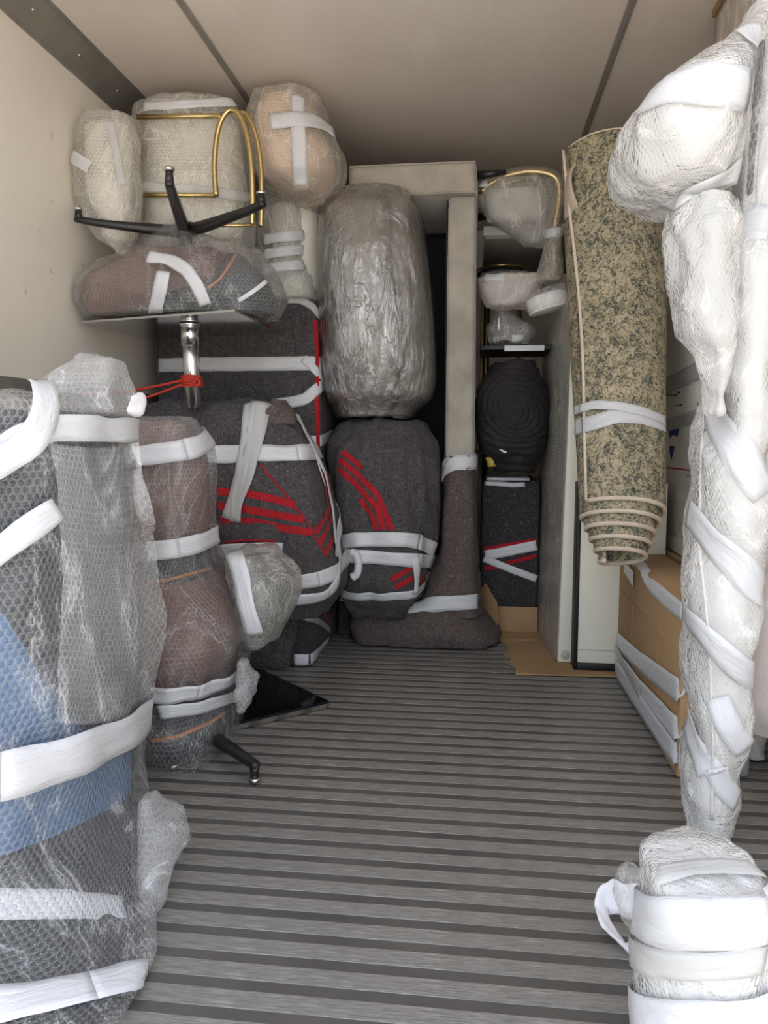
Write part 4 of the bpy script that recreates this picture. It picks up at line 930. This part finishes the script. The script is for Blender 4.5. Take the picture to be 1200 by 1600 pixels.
# angle at which the free outer edge lies: facing the camera, towards the left
vl = (Rm.inverted().to_3x3() @ V(-.82, -.57, 0)); A0 = math.atan2(vl.y, vl.x)
TURN = 5; NA = 44; r_in = .072
def rug_r(k, z): f = k / (TURN * NA); return lerp(r_in, lerp(.150, .212, z / LR), f) + .006 * nz((z * 2, k * .05, 1), 1.3) * f
def rug_z0(k): f = 1 - k / (TURN * NA); return -.20 * f
grid = []; NZ = 90
for j in range(NZ + 1):
    row = []
    for k in range(TURN * NA + 1):
        a = A0 + 2 * math.pi * (k - TURN * NA) / NA * -1; z = lerp(rug_z0(k), LR, j / NZ); row.append(rloc(rug_r(k, z), a, z))
    grid.append(row)
mg = gridmesh(grid, False); fo = obj('rug_roll', mg, 'rug', tg); sd = fo.modifiers.new('thickness', 'SOLIDIFY'); sd.thickness = .012; sd.offset = 0
obj('binding', tube([rloc(rug_r(k, rug_z0(k)), A0 - 2 * math.pi * (k - TURN * NA) / NA, rug_z0(k) - .002) for k in range(TURN * NA + 1)], .0085, 8), 'rug_binding', tg)
obj('binding', tube([rloc(rug_r(TURN * NA, z) + .004 + .018 * max(0, z / LR - .55), A0 + .10 * math.sin(z * 3), z) for z in [LR * q / 40 for q in range(41)]], .0065, 8), 'rug_binding', tg)
obj('binding', tube([rloc(rug_r(k, LR), A0 - 2 * math.pi * (k - TURN * NA) / NA, LR) for k in range(TURN * NA + 1)], .007, 8), 'rug_binding', tg)
corner = []
for j in range(9):
    z = LR * (.80 + .2 * j / 8); row = []
    for i in range(7):
        f = i / 6; row.append(rloc(.2 + .045 * f * math.sin(math.pi * min(1, j / 6)), A0 - .25 + .42 * f, z))
    corner.append(row)
obj('turned_corner', gridmesh(corner, False), 'rug_back', tg, thick=.008)
oc = [[rloc(rug_r(TURN * NA - NA + i, z) , A0 - 2 * math.pi * (i - NA) / NA, z) for i in range(NA + 1)] for z in [LR * q / 60 for q in range(61)]]
mo = gridmesh([r[::-1] for r in oc], False)
if castpx(mo, 970, 600)[1].y > 0: mo = gridmesh(oc, False)
tape(tg, tape_px(mo, [(903, 668), (930, 662), (965, 650), (1000, 652), (1035, 664)], .055, .012, seed=1)); tape(tg, tape_px(mo, [(903, 642), (930, 634), (965, 636), (1000, 644), (1034, 658)], .032, .015, seed=2))
obj('cord_tail', tube(px3([(882, 262), (905, 252), (940, 246), (955, 242)], 3.2) , .006, 8, sub=4), 'tape', tg)
obj('cord_tail', tube(px3([(908, 232), (928, 240), (950, 243)], 3.2), .005, 8, sub=4), 'tape', tg)

# ------------------------------------------------------------------ cardboard box, printed white carton and the board above, along the right wall
XB = .575
tV = thing('cardboard_box', 'brown cardboard box bound with wide white film along the right wall', 'box', V(.77, 2.6, 0))
bx_ = box(XB, .745, 2.14, 3.08, .004, .50, .004); obj('carton', bx_, 'cardboard', tV)
for px in (988, 1030): p = castpx(bx_, px, 960)[0]; obj('seam', box(XB - .0015, XB + .001, p.y - .002, p.y + .002, .01, .49, 0), 'cardboard_edge', tV)
for px in (1010,): p = castpx(bx_, 1030, 985)[0]; obj('seam', box(XB - .0015, XB + .001, 2.13, 3.07, p.z - .002, p.z + .002, 0), 'cardboard_edge', tV)
def zband(z0, z1, y0, y1, off, seed, dz=0): 
    gr = []
    for j in range(7):
        gr.append([V(XB - off - .003 * nz((yy * 9, j * .9, seed), 1), yy, max(.006, lerp(z0, z1, j / 6) + dz * (yy - y0) / (y1 - y0) + .006 * nz((yy * 5, seed, 0), 1))) for yy in [lerp(y1, y0, i / 40) for i in range(41)]])
    return gridmesh(gr, False)
tape(tV, tape_px(bx_, [(960, 995), (1000, 1032), (1040, 1062), (1068, 1084)], .07, .006, seed=1)); tape(tV, tape_px(bx_, [(960, 1020), (1000, 1075), (1040, 1118), (1068, 1150)], .075, .008, seed=2)); tape(tV, tape_px(bx_, [(962, 1038), (1000, 1095), (1040, 1152), (1066, 1188)], .07, .010, seed=3))
tape(tV, tape_px(bx_, [(996, 880), (1020, 915), (1045, 938), (1068, 955)], .05, .006, seed=4)); tape(tV, tape_px(bx_, [(958, 1000), (965, 1012), (985, 1050), (1005, 1085)], .04, .011, seed=6), mat='tape_clear')
tape(tV, tape_px(bx_, [(978, 884), (985, 895), (992, 905)], .05, .006, seed=5))
tW = thing('white_carton', 'flat white carton with blue print and red line standing behind the rug', 'carton', V(.88, 2.7, .5))
XW = .79
tVb = tag(obj('cardboard_box', box(.765, XR - .01, 2.62, 3.6, .004, .50, .004), 'cardboard'), 'shaded cardboard box by the right wall under the printed white carton', 'box')
wx = box(XW, XR - .01, 2.45, 3.6, .505, 1.62, .004); obj('carton', wx, 'carton_white', tW)
def decal(root, m, poly, mat, name='print', off=.0015):
    q = [castpx(m, x, y) for x, y in poly]
    if any(h is None for h in q): print('decal missed', poly[:2]); return
    mm = M(); mm.add([h[0] + h[1] * off for h in q], [tuple(range(len(q)))[::-1]]); obj(name, mm, mat, root, smooth=False)
decal(tW, wx, [(1046, 672), (1062, 670), (1059, 684), (1056, 681), (1052, 680), (1049, 683), (1047, 686)], 'print_blue')
decal(tW, wx, [(1046, 698), (1050, 696), (1055, 698), (1049, 722)], 'print_blue')
decal(tW, wx, [(1087, 672), (1088.5, 672), (1088.5, 684), (1091, 684), (1087.5, 696), (1085, 684), (1087, 684)], 'print_blue')
decal(tW, wx, [(1052, 634), (1067, 631), (1067, 634)], 'print_black'); decal(tW, wx, [(1058, 612), (1064, 611), (1062, 616), (1060, 616)], 'print_black')
for i in range(5): decal(tW, wx, [(1040 + i * 4, 616), (1042.6 + i * 4, 615.6), (1042.6 + i * 4, 619), (1040 + i * 4, 619.4)], 'print_black')
decal(tW, wx, [(1090, 628), (1094, 633), (1090, 635)], 'print_black'); decal(tW, wx, [(1030, 728), (1083, 734), (1083, 736.5), (1030, 730.5)], 'print_red'); decal(tW, wx, [(1072, 741), (1081, 742), (1081, 746), (1072, 745)], 'print_green')
tape(tW, tape_px(wx, [(1036, 605), (1060, 595), (1090, 580), (1120, 562)], .07, .004, seed=1), mat='tape_clear'); tape(tW, tape_px(wx, [(1036, 668), (1070, 656), (1110, 645)], .05, .004, seed=2), mat='tape_clear')
obj('film', patch_px(wx, [(1044, 780), (1070, 785), (1100, 792)], [(1044, 835), (1070, 845), (1100, 858)], .006, 14, 6), 'thin_film', tW)
tY = thing('wrapped_board_box', 'film-wrapped brown box high on the right, touching the ceiling edge', 'box', V(.88, 2.4, 1.63))
yx = box(.80, XR - .01, 1.95, 2.85, 1.63, 2.40, .004); obj('carton', yx, 'cardboard', tY)
obj('film', softbox(.785, XR - .006, 1.94, 2.86, 1.625, 2.405, .01, .08, crumple(.004, 6, 3)), 'milk_film', tY)
obj('edge_strip', box(.778, .79, 1.95, 2.85, 2.385, 2.41, .002), 'cardboard_edge', tY)

# ------------------------------------------------------------------ tall wrapped lamp on the right
tZ = thing('wrapped_floor_lamp', 'tall white bubble-wrapped floor lamp with bulging head on the right', 'lamp', V(.6, 1.85, 0))
poleS = [S(1305, 1068, 1140, 1.74, 1.86, 2.4), S(1200, 1066, 1158, 1.72, 1.90, 2.5), S(1100, 1072, 1172, 1.70, 1.92, 2.5), S(950, 1066, 1188, 1.68, 1.94, 2.6), S(880, 1068, 1196, 1.68, 1.95, 2.6), S(760, 1076, 1204, 1.66, 1.95, 2.6), S(620, 1094, 1212, 1.64, 1.94, 2.6), S(500, 1098, 1218, 1.62, 1.92, 2.6), S(380, 1120, 1224, 1.60, 1.90, 2.6), S(200, 1150, 1230, 1.60, 1.88, 2.6), S(20, 1175, 1235, 1.60, 1.86, 2.6)]
poleS = [(max(s_[0], .02), *s_[1:]) for s_ in poleS]
obj('pole', tube([V((s_[1] + s_[2]) / 2, (s_[3] + s_[4]) / 2, s_[0]) for s_ in sorted(poleS)], .03, 12), 'foam_white', tZ)
obj('padding', loft(grow(sorted(poleS), -.022), .03, .01, folds(.008, 6, 2)), 'foam_white', tZ)
def spiral(p): return .007 * math.sin(p.z * 26 + 3.2 * math.atan2(p.y - 1.8, p.x - .66) + 3 * nz((p.x, p.y, p.z), 3))
mZ = loft(poleS, .0125, .01, addd(crumple(.010, 9, 4), spiral)); obj('bubble_wrap', mZ, 'bubble_white', tZ)
headS = [S(322, 1050, 1108, 1.62, 1.84, 2.3), S(300, 985, 1140, 1.56, 1.9, 2.3), S(262, 958, 1160, 1.5, 1.95, 2.3), S(215, 955, 1176, 1.48, 1.96, 2.3), S(170, 982, 1182, 1.48, 1.96, 2.3), S(120, 1045, 1190, 1.5, 1.94, 2.3), S(70, 1110, 1200, 1.54, 1.9, 2.3), S(25, 1160, 1210, 1.6, 1.86, 2.3)]
obj('head', loft(grow(sorted(headS), -.03), .03, .02), 'foam_white', tZ)
mZh = loft(headS, .0125, .015, addd(crumple(.010, 7, 2), pull(.008, P(1050, 320, 1.7).z, 40, 1, .1))); obj('bubble_wrap', mZh, 'bubble_white', tZ)
sk = loft([S(640, 1104, 1130, 1.62, 1.72, 2.2), S(560, 1084, 1140, 1.60, 1.76, 2.2), S(490, 1050, 1150, 1.58, 1.80, 2.2), S(430, 1046, 1160, 1.56, 1.82, 2.2), S(370, 1038, 1165, 1.56, 1.82, 2.2), S(320, 1045, 1160, 1.58, 1.82, 2.2)], .0125, .01, crumple(.015, 9, 6)); obj('wrap_skirt', sk, 'bubble_white', tZ)
tape(tZ, tape_px(mZh, [(1010, 158), (1050, 130), (1100, 132), (1150, 138), (1168, 142)], .07, .006, seed=1)); tape(tZ, tape_px([mZh, sk], [(1045, 322), (1085, 300), (1120, 280), (1160, 262)], .05, .007, seed=2))
tape(tZ, tape_px(mZh, [(1168, 40), (1176, 60)] + [(1180, 80)], .05, .006, seed=3))
for i, (l, w_) in enumerate((([(1106, 590), (1120, 650), (1160, 715), (1196, 770)], .075), ([(1078, 800), (1120, 850), (1160, 890), (1192, 930)], .07), ([(1072, 960), (1110, 1000), (1150, 1040), (1178, 1060)], .06), ([(1074, 1110), (1090, 1160), (1112, 1210)], .07), ([(1120, 1090), (1140, 1140), (1164, 1170)], .055), ([(1118, 1200), (1130, 1230), (1150, 1250)], .05), ([(1150, 345), (1175, 350), (1200, 352)], .08))):
    tape(tZ, tape_px(mZ, l, w_, .006, seed=10 + i))
obj('seam_fold', tube([p + V(0, -.002, 0) for p in pxpath(mZ, [(1108, 540), (1096, 700), (1092, 850), (1108, 1000), (1114, 1150), (1112, 1280)], 12)], .004, 6), 'milk_film', tZ)
stp = loft([S(318, 1162, 1182, 1.50, 1.56, 2.4), S(180, 1168, 1192, 1.48, 1.56, 2.4), S(80, 1178, 1200, 1.48, 1.56, 2.4), S(40, 1190, 1212, 1.5, 1.56, 2.4)], .012, .01, crumple(.004, 9, 1)); obj('dark_strip', loft(grow(sorted([S(300, 1162, 1180, 1.52, 1.55, 2.4), S(180, 1170, 1190, 1.5, 1.55, 2.4), S(70, 1180, 1200, 1.5, 1.55, 2.4)]), -.004), .03, .005), 'fabric_charcoal', tZ); obj('bubble_wrap', stp, 'bubble_clear', tZ)

tQ2 = thing('wrapped_stool', 'short white bubble-wrapped cylinder with wide tape, nearest on the right', 'stool', V(.38, 1.14, 0))
cylS = [(.012, .255, .505, 1.02, 1.26, 2.2), (.10, .255, .50, 1.02, 1.26, 2.2), (.20, .262, .495, 1.025, 1.255, 2.3), (.285, .268, .488, 1.03, 1.25, 2.4)]
z3 = .0
cylS = [S(1660, 992, 1222, 1.01, 1.27, 2.2), S(1580, 988, 1218, 1.01, 1.27, 2.2), S(1480, 996, 1210, 1.02, 1.26, 2.2), S(1400, 1000, 1206, 1.02, 1.26, 2.3), S(1372, 1000, 1202, 1.03, 1.25, 2.4)]
cylS = [(max(s_[0], .014), *s_[1:]) for s_ in cylS]
obj('body', loft(grow(sorted(cylS), -.012, -.008), .03, .015), 'foam_white', tQ2)
mY = loft(cylS, .008, .014, addd(crumple(.005, 10, 3), crumple(.003, 22, 7)), cap_top=.018); obj('bubble_wrap', mY, 'bubble_white', tQ2)
tape(tQ2, band_px(mY, [(1005, 1428), (1100, 1442), (1195, 1430)], .068, .009, seed=1)); tape(tQ2, band_px(mY, [(1005, 1496), (1100, 1506), (1195, 1490)], .04, .009, seed=2), mat='tape_clear'); tape(tQ2, band_px(mY, [(1000, 1585), (1100, 1596), (1200, 1580)], .06, .009, seed=3))
tape(tQ2, tape_px(mY, [(1030, 1372), (1080, 1362), (1130, 1360), (1180, 1364)], .035, .009, seed=4), mat='tape_clear')
tq = thing('tape_loop', 'crumpled loop of white tape and film on the floor beside the wrapped cylinder', 'tape', PZ(975, 1470, 0))
def strip3(pts, wd, n=40):                             # a free strip through (point, width direction) pairs
    gr = [[] for _ in range(6)]
    for k in range(n + 1):
        u = k / n * (len(pts) - 1); i = min(int(u), len(pts) - 2); f = u - i
        p = Vector(catmull([q[0] for q in pts], i, f)); d = pts[i][1].lerp(pts[i + 1][1], f).normalized()
        for a in range(6): gr[a].append(p + d * wd * (a / 5 - .5) + V(0, 0, .003 * math.sin(k * .9 + a)))
    return gridmesh(gr, False, crumple(.003, 18, 1))
up = V(0, .2, 1)
obj('loop', strip3([(PZ(1006, 1412, .07), up), (PZ(975, 1406, .068), up), (PZ(950, 1402, .06), up), (PZ(946, 1428, .034), V(-.6, .2, .7)), (PZ(960, 1462, .020), V(-.8, .5, .4)), (PZ(985, 1488, .014), V(-.6, .8, .3)), (PZ(1008, 1502, .012), V(-.5, .8, .3))], .064), 'paper_white', tq, thick=.001)
fb_ = loft([S(1430, 968, 1004, 1.30, 1.40, 2.2), S(1395, 960, 1004, 1.30, 1.42, 2.2), S(1366, 974, 1000, 1.32, 1.42, 2.2)], .01, .008, crumple(.010, 16, 3)); fb_.v = [V(v.x, v.y, max(.004, v.z)) for v in fb_.v]; obj('film', fb_, 'thin_film', tq)
# ------------------------------------------------------------------ right edge: pinkish wrapped bundle, paint tin, bag, dark sack
tc = thing('wrapped_bundle', 'pinkish bubble-wrapped bundle behind the tall lamp at the right edge', 'bundle', V(.84, 2.0, 0))
mc = loft([SL(1135, 1166, .955, 2.0, 2.11, 2.6), SL(1080, 1156, .96, 1.96, 2.11, 2.6), SL(980, 1166, .96, 1.96, 2.11, 2.6), SL(900, 1182, .955, 1.98, 2.11, 2.6)], .014, .012, crumple(.008, 9, 2)); obj('bubble_wrap', mc, 'bubble_pink', tc); 
obj('bundle_core', loft(grow(sorted([SL(1120, 1170, .95, 2.02, 2.1, 2.6), SL(920, 1186, .95, 2.02, 2.1, 2.6)]), -.01), .04, .01), 'foam_white', tc)
obj('support_block', box(.93, .96, 2.0, 2.10, .004, min(v.z for v in mc.v) + .01, .004), 'black_frame', tc)
td = thing('paint_tube', 'slim white metal tin with a red label on the floor behind the lamp', 'tin', PZ(1160, 1212, 0))
pz = PZ(1159, 1210, .004); obj('tin', cyl((pz.x, pz.y), .018, .004, .15, 20, .003), 'can_metal', td); obj('label_band', cyl((pz.x, pz.y), .0184, .075, .10, 20, .0005), 'print_red', td); obj('cap', cyl((pz.x, pz.y), .02, .15, .158, 20, .002), 'steel_edge', td)
te = thing('plastic_bag', 'small white plastic bag tucked behind the white tin', 'bag', PZ(1180, 1190, 0) + V(.02, .05, 0))
zz = PZ(1182, 1196, .006); mb = loft([(.01, zz.x - .04, zz.x + .05, zz.y + .03, zz.y + .12, 2.3), (.08, zz.x - .05, zz.x + .05, zz.y + .03, zz.y + .14, 2.3), (.14, zz.x - .03, zz.x + .03, zz.y + .05, zz.y + .11, 2.3)], .01, .008, crumple(.012, 16, 2)); obj('bag', mb, 'milk_film', te)
obj('contents', loft([(.014, zz.x - .025, zz.x + .03, zz.y + .05, zz.y + .10, 3), (.10, zz.x - .025, zz.x + .03, zz.y + .05, zz.y + .10, 3)], .03, .008), 'paper_white', te)
